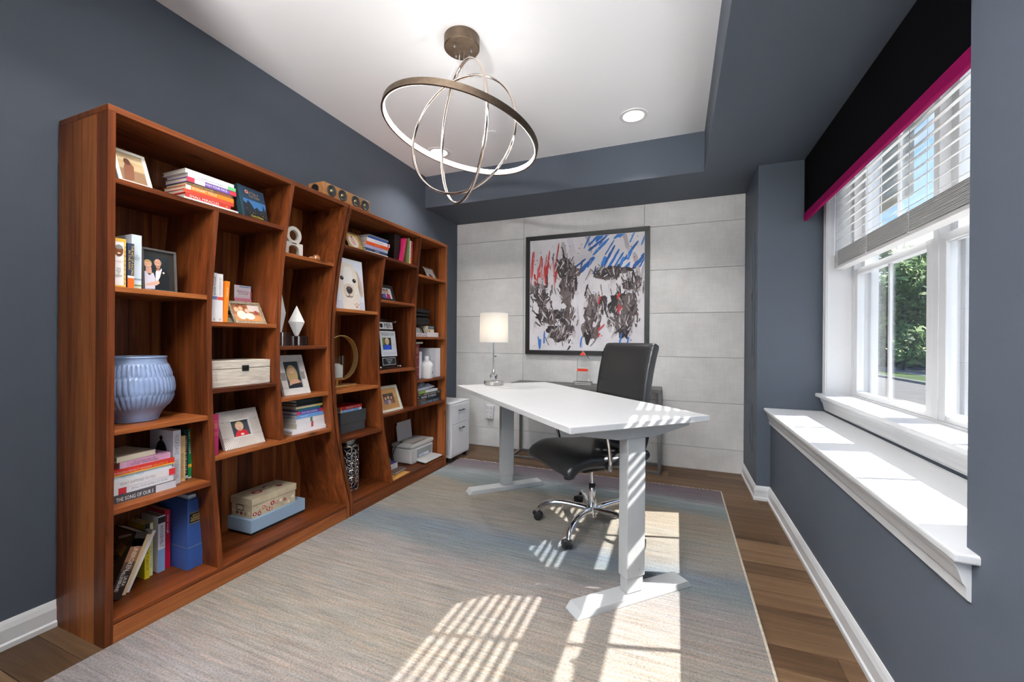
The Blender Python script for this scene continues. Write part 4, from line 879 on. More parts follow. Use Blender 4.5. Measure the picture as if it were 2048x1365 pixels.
# ---- left bookcase, fourth shelf
G = 'books stacked flat on the fourth left shelf'
stack(-1.985, .497, [
 ('black spined book titled The Song of Our S at the bottom of the stack', .885, 1.100, .030, .012, .19, '#4a4b50', [('THE SONG OF OUR S', .06, .62, .2, .7, '#f2f2f2')], [(.66, 1, '#c9ccd2')]),
 ('white book with a red corner label low in the stack', .888, 1.094, .025, .004, .18, '#ece9ea', [('BRING YOUR HUMAN TO WORK', .30, .9, .3, .7, '#9a979c')], [(.10, .22, '#d2383e')]),
 ('white book with grey title What Happened to You in the stack', .887, 1.100, .028, .006, .18, '#efecec', [('WHAT HAPPENED TO YOU', .12, .66, .3, .72, '#9a9a9a')], [(.89, 1, '#cf3238')]),
 ('white book with a thin blue top stripe in the stack', .892, 1.090, .020, .002, .18, '#e6ecef', [('The Inner Work', .12, .5, .3, .7, '#9ab0b8')], [(0, .02, '#5a8fc0')]),
 ('red and yellow rainbow-edged book in the stack', .884, 1.096, .024, .008, .18, '#d83a2c', [('THE PRINCIPLES of PERSONALITY TRANSFORMING', .03, .62, .3, .62, '#f6d8c0'), ('BURN AFTER USE', .64, .88, .3, .62, '#f6b63a')], [(.0, .0, '#ffffff')]),
 ('pink book with black title in the stack', .914, 1.085, .025, .0, .17, '#dda7c6', [('MY LIVING DAY OF\nPSYCHIC SURVIVALNESS', .2, .74, .2, .8, '#2a2230')], [(.0, .12, '#e8bcd4')])], G)
fy = MB().box(-.0005, .0006, 0, .21, 0, .004).build('spine_band', paint('#f0c23a'), bpy.data.objects[[o.name for o in bpy.data.objects if o.get('label', '').startswith('red and yellow rainbow')][0]])
nbk = thing('notebook', 'cream clothbound notebook lying on top of the pink book', 'notebook', (-1.985, .905, .6492), (0, 0, .12), None)
B(-.17, 0, 0, .135, 0, .0025).build('cover', paint('#d9ceb2', .8), nbk); B(-.17, 0, 0, .135, .0185, .021).build('cover', paint('#d9ceb2', .8), nbk); B(-.003, 0, 0, .135, .0025, .0185).build('spine', paint('#e3d9c0', .8), nbk); B(-.167, -.003, .003, .132, .0025, .0185).build('pages', mat('grey_page_edges', (.45, .42, .38), .8), nbk)
G = 'books standing on the fourth left shelf'
vb = book('white book with a black balloon printed on its cover', 'stand', -2.010, 1.108, .4975, .030, .232, .165, '#e3e3e8', [('VIOLA DAVIS', .55, .93, .25, .75, '#9a9aa2'), ('FINDING ME', .1, .45, .25, .75, '#b8b8c0')], [], group=G)
flatprint('cover_print', vb, [('#151416', ell(-.082, .128, .040, .058)), ('#3a383c', ell(-.070, .115, .014, .026)), ('#1a1819', ell(-.082, .196, .012, .010)), ('#1a1819', ell(-.082, .187, .006, .008))], (0, 0, 0), (1, 0, 0), (0, 0, 1), step=.0004)
book('cream orange spined paperback beside the balloon book', 'stand', -2.020, 1.1385, .4975, .024, .200, .14, '#f0c88a', [('BEST WITH GRATITUDE', .08, .62, .3, .7, '#8a8560')], [], group=G)
book('dark teal book with white vertical title beside the green book', 'stand', -2.035, 1.1630, .4975, .019, .225, .15, '#1f3a3e', [('COMPETING IN THE AGE OF AI', .12, .86, .25, .75, '#f4f4f4')], [(.02, .08, '#e8ecec')], group=G)
book('bright green book with white vertical title at the right end of the row', 'stand', -2.040, 1.1825, .4975, .0165, .225, .15, '#169a52', [('LET THEM', .50, .92, .25, .8, '#f4fff4')], [(0, .03, '#e8f4ea'), (.22, .28, '#e0b83a')], group=G)
# ---- left bookcase, bottom shelf
G = 'books leaning and standing on the bottom left shelf'
ub = book('dark brown book leaning at the left of the bottom shelf', 'stand', -2.035, .902, .1105, .042, .247, .16, '#2e2420', [('UNBROKEN', .42, .78, .35, .75, '#efe4d6'), ('LAURA\nHILLENBRAND', .12, .42, .2, .85, '#efe9e2')], [(.55, .9, '#9a6a48'), (.78, .9, '#7a5a50'), (.42, .55, '#5a4238')], rot=(-.38, 0, 0), group=G)
flatprint('cover_print', ub, [('#3a2c18', rect(-.155, .005, -.006, .242)), ('#6b5526', [(-.155, .18), (-.03, .195), (-.01, .23), (-.01, .243), (-.155, .243)]), ('#8a6a38', [(-.08, .16), (-.03, .15), (-.02, .19), (-.07, .2)]), ('#d8d4d0', [(-.10, .215), (-.03, .236), (-.02, .232), (-.09, .206)])]+[('#a39480', rect(-.15, .02+.012*k, -.15+random.uniform(.07, .11), .0225+.012*k)) for k in range(13)], (0, 0, 0), (1, 0, 0), (0, 0, 1), step=.0003)
book('cream spined paperback leaning against the dark brown book', 'stand', -2.052, .947, .1025, .0205, .225, .155, '#e6cfa4', (), [], rot=(-.395, 0, 0), group=G)
book('white paged book leaning third in the bottom shelf', 'stand', -2.060, .9705, .0995, .012, .232, .155, '#f0ece6', (), [], rot=(-.41, 0, 0), group=G)
book('yellow book with black top standing in the bottom shelf', 'stand', -2.108, 1.058, .0945, .018, .236, .13, '#e6d432', [('THE TURN OF', .15, .55, .25, .75, '#6a6420')], [(.76, .9, '#efe24a'), (.9, 1, '#15151a')], group=G)
book('pale yellow slim book beside the yellow book', 'stand', -2.118, 1.0785, .0945, .014, .230, .12, '#f0ecb0', [('LIVES OF THE OTHER', .15, .75, .25, .75, '#8a9a8a')], [], group=G)
rb = book('white and light blue thick book titled Roosevelt', 'stand', -2.115, 1.110, .0945, .027, .247, .14, '#eceaf0', [('ROOSEVELT', .44, .82, .3, .75, '#4a4a52')], [(0, .40, '#8fb0dc'), (.87, .98, '#26282c')], group=G, pages=mat('aged_page_edges', (.40, .37, .30), .8))
book('crimson hardback with white script title standing beside the blue binder', 'stand', -2.122, 1.1395, .0945, .022, .262, .15, '#c3183a', [('never enough', .60, .92, .3, .75, '#f6e8ea')], [], group=G)
bn = thing('binder', 'tall royal blue binder with a black and gold label', 'binder', (-2.012, 1.168, .0945))
mb_bl = mat('royal_blue_leatherette', (.030, .085, .29), .38, bump=.1, bscale=120)
B(-.215, 0, 0, .006, 0, .315).build('cover', mb_bl, bn, bevel=.002); B(-.215, 0, .058, .064, 0, .315).build('cover', mb_bl, bn, bevel=.002); B(-.006, 0, .006, .058, 0, .315).build('spine', mb_bl, bn, bevel=.002)
B(-.20, -.012, .010, .054, .012, .330).build('papers', mat('binder_papers', (.62, .72, .88), .7, var=.1, vscale=3, stretch=(1, 200, 1)), bn)
flatprint('spine_label', bn, [('#0d0d10', rect(.008, .205, .060, .252)), ('#c9a860', rect(.008, .205, .060, .2065)), ('#c9a860', rect(.008, .2505, .060, .252)), ('#c9b080', rect(.001, .100, .063, .1012))], (0, 0, 0), step=.0005)
flatprint('cover_line', bn, [('#c9b080', rect(-.212, .100, -.002, .1012))], (0, 0, 0), (1, 0, 0), (0, 0, 1), step=.0005)
lettering(bn, 'ESTATE\nPLANNING\nPORTFOLIO', .045, .030, (.002, .034, .2285), (0, 1, 0), (0, 0, 1), paint('#d9bd78'))
# ---- column 2 upper: white books, orange book, small stack, cards, baby photo
G = 'books standing on the second-column shelf'
book('white thick book with a blue label band, leftmost of the second column', 'stand', -1.945, 1.2205, 1.2055, .0255, .222, .16, '#f0eeee', [('MEDICAL MEDIUM', .55, .92, .3, .75, '#6a6a78'), ('o', .03, .07, .35, .65, '#5a5a5a')], [(.455, .52, '#6f86c4')], group=G)
book('white thick book with an orange label band beside the orange book', 'stand', -1.945, 1.2465, 1.2055, .0255, .220, .16, '#f2efee', [('LIFE CHANGING FOODS', .55, .92, .3, .7, '#b8a8b0'), ('o', .03, .07, .35, .65, '#5a5a5a')], [(.455, .52, '#e0563a')], group=G)
book('bright orange paperback leaning beside two white books', 'stand', -1.945, 1.2735, 1.2055, .019, .192, .13, '#f0851c', [('ATOMIC', .6, .85, .3, .7, '#fadcb0')], [], rot=(-.06, 0, 0), group=G)
stack(-1.985, 1.2055, [('pale green booklet at the bottom of the small pile behind the baby photo', 1.300, 1.42, .024, .01, .16, '#9fc6b4', (), [(0, .3, '#d8e4c8')]), ('beige and gold booklet in the small pile behind the baby photo', 1.300, 1.42, .014, .0, .15, '#c8b07a', (), []), ('blue and black booklet in the small pile behind the baby photo', 1.302, 1.42, .022, .0, .15, '#2c5f9e', (), [(.0, .2, '#163248')]), ('white booklet topping the small pile behind the baby photo', 1.304, 1.42, .012, .0, .15, '#dfe8ee', (), [])], 'small pile behind the baby photo')
cd = thing('card_holder', 'clear acrylic card holder with pink and white cards', 'card holder', (-2.10, 1.425, 1.2055))
B(-.004, 0, 0, .105, 0, .205).build('plate', m_glass, cd); B(-.05, 0, 0, .105, 0, .004).build('base', m_glass, cd)
flatprint('cards', cd, [('#f0e8f0', rect(.004, .13, .092, .20)), ('#9ab4d8', rect(.03, .19, .09, .197)), ('#e890a8', rect(.006, .118, .096, .134)), ('#f4f0f2', rect(.004, .145, .09, .16)), ('#e9a0b4', rect(.008, .06, .094, .112)), ('#f6e4ea', rect(.012, .085, .086, .100)), ('#d86080', rect(.088, .14, .096, .17))], (.0002, 0, 0), step=.0004); lettering(cd, 'Believe in\nyourself', .06, .024, (.004, .048, .162), (0, 1, 0), (0, 0, 1), paint('#c06a88'))
frame('photo_frame', 'antique gold beaded frame with a sepia photo of babies', (-1.935, 1.322, 1.2060), .160, .118, .011, .012, m_pewter, lambda W, H: [('#a86a3e', rect(0, 0, W, H)), ('#c98a58', rect(0, 0, W, H*.4)), ('#8a4a2a', ell(W*.35, H*.85, W*.2, H*.15)), ('#d9c8c0', rect(W*.6, H*.6, W, H)), ('#9a4a40', ell(W*.86, H*.55, W*.08, H*.12)), ('#f0dcc8', ell(W*.30, H*.38, W*.17, H*.26)), ('#f2e2d2', ell(W*.58, H*.32, W*.18, H*.2))]+face(W*.16, H*.66, W*.085, '#f0c0a0', '#e0a878', smile=False)+face(W*.32, H*.74, W*.075, '#eab898', '#d09868', smile=False)+face(W*.52, H*.60, W*.075, '#f0c4a8', '#e0b088', smile=False), .50, .0, '#b57a4e', glass=True, beads=(.0075, .0036, .0))
# ---- whitewashed box
wb_ = thing('wooden_box', 'whitewashed wooden box with a dark metal clasp', 'box', (-1.942, 1.222, .9045), (0, 0, 0))
m_ww = mat('whitewashed_wood', (.62, .55, .46), .8, var=.28, vscale=5, stretch=(1, 2.2, 26), bump=.3, bscale=60)
B(-.20, 0, 0, .288, 0, .082).build('body', m_ww, wb_, bevel=.002); B(-.20, 0, 0, .288, .084, .121).build('lid', m_ww, wb_, bevel=.002)
cl = MB(); cl.box(.0, .004, .140, .172, .070, .097); cl.lathe([(.006, .004), (.004, .008)], 12, (0, .156, .085), 'x'); cl.build('clasp', mat('dark_iron', (.05, .045, .04), .45, 1.), wb_)
# ---- magenta book + sunburst frame
book('crimson pink clothbound book standing beside the sunburst frame', 'stand', -1.930, 1.2225, .6005, .024, .185, .14, '#a8285a', [('THE RED TENT', .66, .80, .25, .75, '#d9a860')], [(.50, .505, '#d9a860'), (.55, .555, '#d9a860'), (.84, .845, '#d9a860')], rot=(0, 0, 0))
m_bone = mat('white_bone_inlay', (.74, .70, .66), .5, var=.06, vscale=30)
def sunrays(t, W, H):
    mb = MB(); cw, chh = .10, .095; n = 84
    for i in range(n):
        a = 2*PI*(i+.5)/n; ca, sa = math.cos(a), math.sin(a); k0 = min(.046/max(abs(ca), 1e-4), .046/max(abs(sa), 1e-4)); k1 = min(.099/max(abs(ca), 1e-4), .093/max(abs(sa), 1e-4))
        p = Vector((0, ca, sa)); q_ = Vector((0, -sa, ca)); c = Vector((.0003, cw, chh)); w0, w1 = .0007, .0015
        mb.add([c+p*k0-q_*w0, c+p*k1-q_*w1, c+p*k1+q_*w1, c+p*k0+q_*w0], [(0, 1, 2, 3)])
    mb.build('ray_inlay', paint('#927f6c', .7), t)
frame('photo_frame', 'white sunburst frame with a photo of a baby in red', (-1.962, 1.302, .6010), .200, .190, .056, .022, m_bone, lambda W, H: [('#3a4048', rect(0, 0, W, H)), ('#c4252a', [(W*.1, 0), (W*.9, 0), (W*.85, H*.32), (W*.6, H*.44), (W*.3, H*.40)]), ('#e9d8cc', ell(W*.55, H*.12, W*.10, H*.07))]+face(W*.48, H*.62, W*.22, '#efc0a4', '#e0c490', smile=False), .42, .0, '#3a4048', extra=sunrays)
# ---- boxes at the bottom
bbx = thing('gift_box', 'flat light blue box with a black base on the bottom shelf', 'box', (-2.055, 1.495, .0945), (0, 0, .02))
B(-.175, -.006, .008, .335, 0, .02).build('base', mat('black_card', (.015, .015, .016), .6), bbx); B(-.18, 0, 0, .342, .016, .083).build('lid', mat('light_blue_card', (.30, .43, .57), .6), bbx, bevel=.001)
fx = thing('keepsake_box', 'cream floral keepsake box on top of the light blue box', 'box', (-2.072, 1.512, .1783), (0, 0, .02))
m_fl = mat('cream_floral_paper', (.62, .53, .36), .7, var=.14, vscale=12)
B(-.155, 0, 0, .270, 0, .075).build('body', m_fl, fx, bevel=.001); B(-.159, .004, -.004, .274, .068, .104).build('lid', m_fl, fx, bevel=.001)
rnd = random.Random(4); fl = []; fe = []; ft_ = []
for k in range(10):
    u = .015+k*.026; v = rnd.uniform(.012, .045)
    fl.append((rnd.choice(['#a83040', '#c25a50', '#f0e2cc', '#8a8a5a']), ell(u, v, rnd.uniform(.008, .014), rnd.uniform(.007, .012), 14)))
    fl.append(('#f2e6d0', ell(u, v, .005, .005, 10)))
for k in range(26): fl.append((rnd.choice(['#a83040', '#c25a50', '#9a9a6a', '#b8683c']), ell(rnd.uniform(.01, .26), rnd.uniform(.005, .06), rnd.uniform(.0015, .004), None, 8)))
flatprint('floral_print', fx, fl, (.0003, 0, 0), step=.00015)
for k in range(5): fe.append((rnd.choice(['#8a3a3c', '#a88a50', '#7a7a4a', '#e8d8b8']), ell(-.14+k*.03, rnd.uniform(.012, .03), .010, .009, 14)))
fe += [('#5a4a30', rect(-.115, .034, -.062, .066)), ('#d9ccb0', rect(-.110, .039, -.067, .061))]
flatprint('label_print', fx, fe, (0, -.0003, 0), (1, 0, 0), (0, 0, 1), step=.0002)
for c, x, y_, r in (('#a82a3a', -.075, .085, .026), ('#e9c8a0', -.075, .085, .013), ('#7a2a48', -.10, .165, .020), ('#ece0c4', -.085, .17, .024), ('#c9b878', -.08, .172, .012), ('#8a2038', -.05, .205, .016)): ft_.append((c, [(p[0], p[1]) for p in ell(x, y_, r, r*1.1, 12)]))
flatprint('lid_print', fx, ft_, (0, 0, .1042), (1, 0, 0), (0, 1, 0), step=.0002)
# ---- column 3: stand-in sculpture, wooden balls, diamonds, portrait frame, stack
m_ivory = mat('ivory_plaster', (.72, .67, .60), .55)
sc = thing('table_sculpture', 'small ivory openwork sculpture of a ring above an arched base', 'sculpture', (-1.985, 1.615, 1.5865))
MB().lathe([(.030, -.012), (.048, -.012), (.050, -.009), (.050, .009), (.048, .012), (.030, .012), (.028, .009), (.028, -.009), (.030, -.012)], 40, (0, .06, .118), 'x', cap=False).build('ring', m_ivory, sc, smooth=True)
ar = MB(); arch = [(0, 0), (0, .078), (.118, .078), (.118, 0), (.092, 0), (.092, .04)]+[(.059+.033*math.cos(a), .04+.022*math.sin(a)) for a in [PI*k/8 for k in range(9)]]+[(.026, .04), (.026, 0)]
ar.prism(arch, -.012, .012, 'yz'); ar.build('arched_base', m_ivory, sc, bevel=.002)
wbk = thing('wooden_figurine', 'tiny polished wooden snail-shaped figurine beside the ivory sculpture', 'figurine', (-1.965, 1.800, 1.5865))
m_bw = mat('polished_burl', (.36, .15, .06), .3, var=.4, vscale=30, coat=.4)
MB().lathe([(0, 0), (.014, .002), (.021, .012), (.020, .026), (.011, .036), (0, .038)], 22, (0, .018, 0), cap=False).build('shell', m_bw, wbk, smooth=True)
MB().tube([(0, -.035, .008), (0, -.022, .012), (0, -.008, .012), (0, .005, .010)], [.005, .010, .010, .006], 10).build('body', m_bw, wbk, smooth=True)
def diamond(label, y, h, r, zm, bw, bh):
    t = thing('diamond_sculpture', label, 'sculpture', (-1.990, y, 1.0925))
    B(-.035, .035, -bw/2, bw/2, 0, bh).build('base', m_crys, t, bevel=.002)
    MB().cyl((0, 0, .004), .009, bh, n=16).build('rod', m_chrome, t, smooth=True)
    mb = MB(); z0 = bh+.002; vs = [(0, 0, z0+h)]+[(r*math.cos(2*PI*k/6+.3), r*math.sin(2*PI*k/6+.3), z0+zm) for k in range(6)]+[(.010*math.cos(2*PI*k/6+.3), .010*math.sin(2*PI*k/6+.3), z0) for k in range(6)]
    fs = [(0, 1+k, 1+(k+1) % 6) for k in range(6)]+[(1+k, 7+k, 7+(k+1) % 6, 1+(k+1) % 6) for k in range(6)]+[tuple(range(7, 13))]
    fs = [f[::-1] if len(f) == 4 else f for f in fs]
    mb.add(vs, fs); mb.build('faceted_diamond', mat('white_stone', (.76, .74, .71), .5, var=.04, vscale=20), t, bevel=.001)
diamond('taller slim white faceted diamond sculpture on a clear block', 1.604, .243, .030, .105, .085, .073)
diamond('shorter wide white faceted diamond sculpture on a clear block', 1.708, .172, .046, .078, .095, .053)
def bonebands(t, W, H):
    for z in (.085,): 
        flatprint('grey_inlay', t, [('#9a9690', rect(.002, z, .034, z+.045)), ('#9a9690', rect(.126, z, .158, z+.045))], (.0003, 0, 0), step=.0002)
frame('photo_frame', 'white bone frame with a portrait of a blonde woman', (-1.972, 1.622, .8195), .172, .232, .038, .018, m_bone, lambda W, H: [('#3c4a54', rect(0, 0, W, H)), ('#c9aa72', ell(W*.48, H*.5, W*.36, H*.38)), ('#e0ac8c', [(W*.12, 0), (W*.2, H*.26), (W*.5, H*.34), (W*.85, H*.3), (W, H*.18), (W, 0)]), ('#2a2c32', [(W*.05, 0), (W*.1, H*.1), (W*.4, H*.16), (W, H*.20), (W, 0)])]+face(W*.48, H*.66, W*.22, '#e2b698', '#cfae74'), .34, .0, '#3c4a54', extra=bonebands)
stack(-1.965, .6005, [
 ('large white flat book at the bottom of the third-column stack', 1.652, 1.905, .022, .012, .20, '#eeedf0', (), []),
 ('white thick book with a red label near the bottom of the stack', 1.690, 1.900, .033, .004, .19, '#ece9ea', [('o', .92, .95, .3, .6, '#555555')], [(.46, .53, '#b5484a')]),
 ('white thick book with a green label above it in the stack', 1.685, 1.892, .025, .004, .19, '#eeeaea', [('o', .92, .95, .3, .6, '#666666')], [(.46, .53, '#5a8a68')]),
 ('light blue book in the third-column stack', 1.692, 1.878, .022, .002, .17, '#6fa4dc', [('THE GIFT', .1, .4, .3, .7, '#d8e8f6')], []),
 ('purple and white patterned book in the third-column stack', 1.692, 1.872, .020, .002, .17, '#5a48a8', [('STOP APOLOGIZING', .16, .78, .25, .75, '#f6f2f6')], [(0, .12, '#e04a58'), (.86, 1, '#d8385a')]),
 ('teal slim book in the third-column stack', 1.708, 1.862, .016, -.006, .16, '#3f8f95', (), []),
 ('cream slim notebook in the third-column stack', 1.682, 1.866, .012, .004, .17, '#f0dcb4', (), [(.75, 1, '#e8c86a')]),
 ('black slim notebook under the topmost black one', 1.692, 1.870, .018, .0, .17, '#1a2024', (), []),
 ('black notebook on the very top of the third-column stack', 1.690, 1.870, .018, .0, .17, '#1c2a30', (), [])], 'books stacked flat on the third-column shelf')
# ---- wooden speaker on top
sk = thing('wooden_speaker', 'long wooden speaker with four black drivers on top of the bookcases', 'speaker', (-1.925, 1.832, 1.9775))
B(-.12, 0, 0, .388, 0, .079).build('body', wood('speaker_oak', (.22, .09, .03), (.36, .165, .06), (.50, .26, .11), 'y', spread=.1), sk, bevel=.003)
for yy in (.058, .144, .256, .342):
    MB().lathe([(.033, .0), (.033, .006), (.030, .0075), (.026, .0055), (.012, .0012), (.0, .0012)], 32, (0, yy, .040), 'x', cap=False).build('driver', mat('driver_black', (.03, .03, .032), .45), sk, smooth=True)
    MB().lathe([(.011, .0014), (.009, .0045), (.0, .0065)], 18, (0, yy, .040), 'x', cap=False).build('dust_cap', mat('brass_cap', (.5, .38, .2), .3, 1.), sk, smooth=True)
MB().lathe([(.0, -.0015), (.030, -.0015), (.030, .002), (.0, .002)], 28, (-.07, 0, .040), 'y', cap=False).build('bass_port', m_black, sk)
# ================================================================ RIGHT BOOKCASE CONTENTS
# top shelf
frame('photo_frame', 'gold frame with an oval child photo on the right top shelf', (-1.945, 2.062, 1.7175), .142, .132, .012, .016, m_goldf, lambda W, H: [('#f0e6e0', ell(W*.5, H*.5, W*.36, H*.42)), ('#e8b8b0', ell(W*.48, H*.45, W*.16, H*.24)), ('#b04a50', ell(W*.46, H*.82, W*.09, H*.07))]+face(W*.5, H*.58, W*.10, '#f0cbb4', '#c89a68', smile=False), .45, 0, '#c9a866')
stack(-1.972, 1.7175, [
 ('cream paperback at the bottom of the right top-shelf stack', 2.238, 2.466, .023, .004, .16, '#f0ead8', [('ALBERT', .2, .34, .3, .6, '#5a5a6a')], []),
 ('navy blue book with white lettering in the right top-shelf stack', 2.238, 2.460, .019, .002, .16, '#33456e', [('DARING', .4, .62, .2, .75, '#d8dfec')], [(.06, .3, '#46567a')]),
 ('pale lilac book in the right top-shelf stack', 2.236, 2.466, .022, .002, .16, '#b9b6d8', [('FIRST WE MAKE', .3, .7, .3, .7, '#8a84b0')], [(.8, 1, '#b0c0c4')]),
 ('bright orange book in the right top-shelf stack', 2.240, 2.476, .023, .004, .16, '#ee5a24', [('OUTLIERS', .34, .6, .35, .65, '#f8c8a8')], []),
 ('white book with a small red mark in the right top-shelf stack', 2.246, 2.486, .026, .004, .16, '#efe9ec', [('START WITH WHY', .3, .7, .3, .7, '#c4a8b4')], [(.9, .95, '#c84048')]),
 ('royal blue book in the right top-shelf stack', 2.270, 2.470, .016, -.008, .16, '#1f4fb4', (), []),
 ('grey blue book on the very top of the right top-shelf stack', 2.285, 2.490, .016, -.012, .17, '#6b7484', (), [])], 'books stacked flat on the right top shelf')
G = 'books standing at the right end of the top shelf'
bo = book('large black covered book standing flat beside the leaning pink book', 'stand', -1.985, 2.560, 1.7175, .075, .215, .20, '#1a1310', (), [], group=G, rough=.35)
flatprint('spine_print', bo, [(random.choice(['#3a2e28', '#4a3c34', '#2e2420']), rect(.006, .02+k*.016, random.uniform(.04, .07), .0225+k*.016)) for k in range(12)]+[('#d8c8c0', rect(.03, .004, .066, .016))], (.0002, 0, 0))
book('hot pink slim book leaning on the top shelf', 'stand', -1.955, 2.608, 1.7175, .019, .205, .15, '#e0306e', [('GIRL BOSS', .2, .8, .3, .7, '#f2a0bc')], [], rot=(-.23, 0, 0), group=G)
book('olive and brown slim book beside the pink book', 'stand', -1.962, 2.690, 1.7175, .022, .212, .15, '#8a8a58', (), [(0, .08, '#efe8dc')], rot=(-.06, 0, 0), group=G)
book('pale green and white slim book between olive and red books', 'stand', -1.960, 2.7145, 1.7175, .017, .195, .15, '#cfe0d8', [('HELLO', .2, .7, .3, .7, '#6a9aa8')], [(0, .3, '#dfe07a')], rot=(-.04, 0, 0), group=G)
book('red slim book at the far right of the top shelf', 'stand', -1.958, 2.7335, 1.7175, .018, .195, .15, '#d03430', [('BECOMING', .2, .75, .3, .7, '#e87a70')], [], rot=(-.03, 0, 0), group=G)
# puppy canvas
pp = thing('puppy_picture', 'canvas print of a pale puppy leaning on the right shelf', 'picture', (-1.935, 1.943, 1.3205), (0, -.10, 0))
B(-.016, 0, 0, .252, 0, .328).build('panel', mat('canvas_edge', (.72, .74, .78), .7), pp)
cl_ = lambda P: [(min(max(p[0]+(.012 if 0 < p[0] < .252 else 0), .0), .252), min(max(p[1]*.94-(.010 if p[1] > .06 else 0), 0), .328)) for p in P]
def sm(P, n=5): return [tuple(p) for p in catmull(P+[P[0]], n)[:-1]]
pu = [('#e6e8f2', rect(0, 0, .252, .349)), ('#d6d8e4', sm([(.0, 0), (.252, 0), (.252, .06), (.12, .075), (0, .06)])),
 ('#e9ddd2', sm([(.055, 0), (.175, 0), (.195, .06), (.190, .13), (.05, .13), (.045, .06)])),
 ('#cfb8a4', sm([(.165, .29), (.195, .27), (.222, .20), (.232, .13), (.215, .105), (.198, .13), (.185, .20)])), ('#b79d88', sm([(.178, .26), (.196, .22), (.212, .15), (.205, .125), (.190, .17)])),
 ('#efe3d6', sm([(.022, .17), (.030, .25), (.060, .315), (.105, .332), (.150, .315), (.182, .26), (.190, .19), (.175, .125), (.145, .085), (.105, .072), (.062, .085), (.032, .125)])),
 ('#f6efe8', sm([(.060, .215), (.072, .29), (.105, .305), (.138, .29), (.142, .20), (.130, .13), (.100, .10), (.072, .13)])), ('#e4d0bf', sm([(.060, .16), (.078, .18), (.108, .188), (.138, .18), (.150, .15), (.140, .105), (.105, .085), (.068, .105)])),
 ('#e9dccf', sm([(.03, .22), (.05, .235), (.066, .222), (.05, .205)])), ('#e4d5c6', sm([(.135, .215), (.155, .228), (.176, .214), (.156, .198)])),
 ('#3c3230', ell(.050, .220, .0155, .0145)), ('#15110f', ell(.050, .220, .0105)), ('#e8e4e2', ell(.054, .225, .003)), ('#3c3230', ell(.156, .213, .0155, .0145)), ('#15110f', ell(.156, .213, .0105)), ('#e8e4e2', ell(.160, .218, .003)),
 ('#4a4040', sm([(.080, .150), (.093, .166), (.112, .168), (.130, .160), (.136, .143), (.124, .124), (.108, .117), (.092, .124)])), ('#1c1818', ell(.095, .136, .007, .005)), ('#1c1818', ell(.121, .138, .007, .005)), ('#7a6e6c', ell(.106, .157, .012, .004)),
 ('#6a5450', sm([(.070, .108), (.088, .100), (.106, .106), (.124, .100), (.145, .110), (.124, .094), (.106, .098), (.088, .093)])), ('#5a4845', [(.1045, .117), (.1075, .117), (.1075, .103), (.1045, .103)]),
 ('#ece0d6', sm([(.135, .005), (.180, .003), (.195, .03), (.180, .055), (.150, .055), (.135, .03)])), ('#b99a8c', ell(.165, .022, .012, .010)), ('#b99a8c', ell(.150, .038, .006)), ('#b99a8c', ell(.166, .044, .006)), ('#b99a8c', ell(.181, .036, .006))]
flatprint('puppy_print', pp, [(c, cl_(P)) for c, P in pu], (0, 0, 0), step=.0001)
# gold ring candle holder
m_gold = mat('satin_gold', (.78, .55, .22), .38, .8)
gh = thing('candle_holder', 'gold ring candle holder with glass hurricane', 'candle holder', (-2.062, 2.135, .8165))
B(-.045, .025, -.105, .095, 0, .012).build('base', m_gold, gh, bevel=.002)
rr = MB(); R0 = .148; N_ = 64; vs = []; fs = []
for i in range(N_):
    a = 2*PI*i/N_
    for r, x in ((R0, -.02), (R0, .02), (R0-.004, .02), (R0-.004, -.02)): vs.append((x-.01, -.02+r*math.cos(a), .192+r*math.sin(a)))
for i in range(N_):
    j = (i+1) % N_
    for k in range(4): fs.append((i*4+k, i*4+(k+1) % 4, j*4+(k+1) % 4, j*4+k))
rr.add(vs, fs).build('ring', m_gold, gh, smooth=True)
MB().lathe([(.0, .045), (.040, .048), (.046, .058), (.044, .060), (.012, .056), (.008, .04), (.008, .012)], 32, (-.01, -.045, 0), cap=False).build('candle_cup', m_gold, gh, smooth=True)
MB().lathe([(.048, .060), (.048, .205), (.0465, .205), (.0465, .060), (.048, .060)], 40, (-.01, -.045, 0), cap=False).build('hurricane_glass', glassm('clear_glass', (.97, .98, .98), .12), gh, smooth=True)
cn = thing('candle', 'white pillar candle inside the gold ring holder', 'candle', (-2.072, 2.090, .8785))
MB().lathe([(.0, 0), (.035, 0), (.036, .003), (.036, .074), (.033, .079), (.010, .092), (.0, .088)], 32, cap=False).build('wax', mat('candle_wax', (.80, .76, .68), .6), cn, smooth=True); MB().tube([(0, 0, .088), (.001, .001, .100)], .0012, 6).build('wick', m_black, cn)
# black box with two books
bx_ = thing('storage_box', 'charcoal lidded storage box with two books on it', 'box', (-2.020, 2.072, .5105), (0, 0, 0))
m_char = mat('charcoal_card', (.060, .062, .066), .75, bump=.1, bscale=120)
B(-.19, -.004, .004, .232, 0, .075).build('body', m_char, bx_, bevel=.001); B(-.194, 0, 0, .236, .060, .138).build('lid', m_char, bx_, bevel=.001)
stack(-2.018, .6490, [('blue and white slim book lying on the charcoal box', 2.070, 2.262, .018, -.002, .15, '#6fa8e0', [('TIME TO THINK', .15, .6, .3, .7, '#e8f2fa')], [(.0, .06, '#e8d070'), (.88, 1, '#e8f2f8')]), ('red book with a dark cover lying on top of the charcoal box', 2.066, 2.262, .022, .002, .15, '#c8282c', [('MISSISSIPPI', .25, .58, .25, .75, '#f2d8d4'), ('university', .62, .92, .25, .75, '#e8b8b4')], [(.0, .05, '#e08030')])], 'two books on the charcoal box')
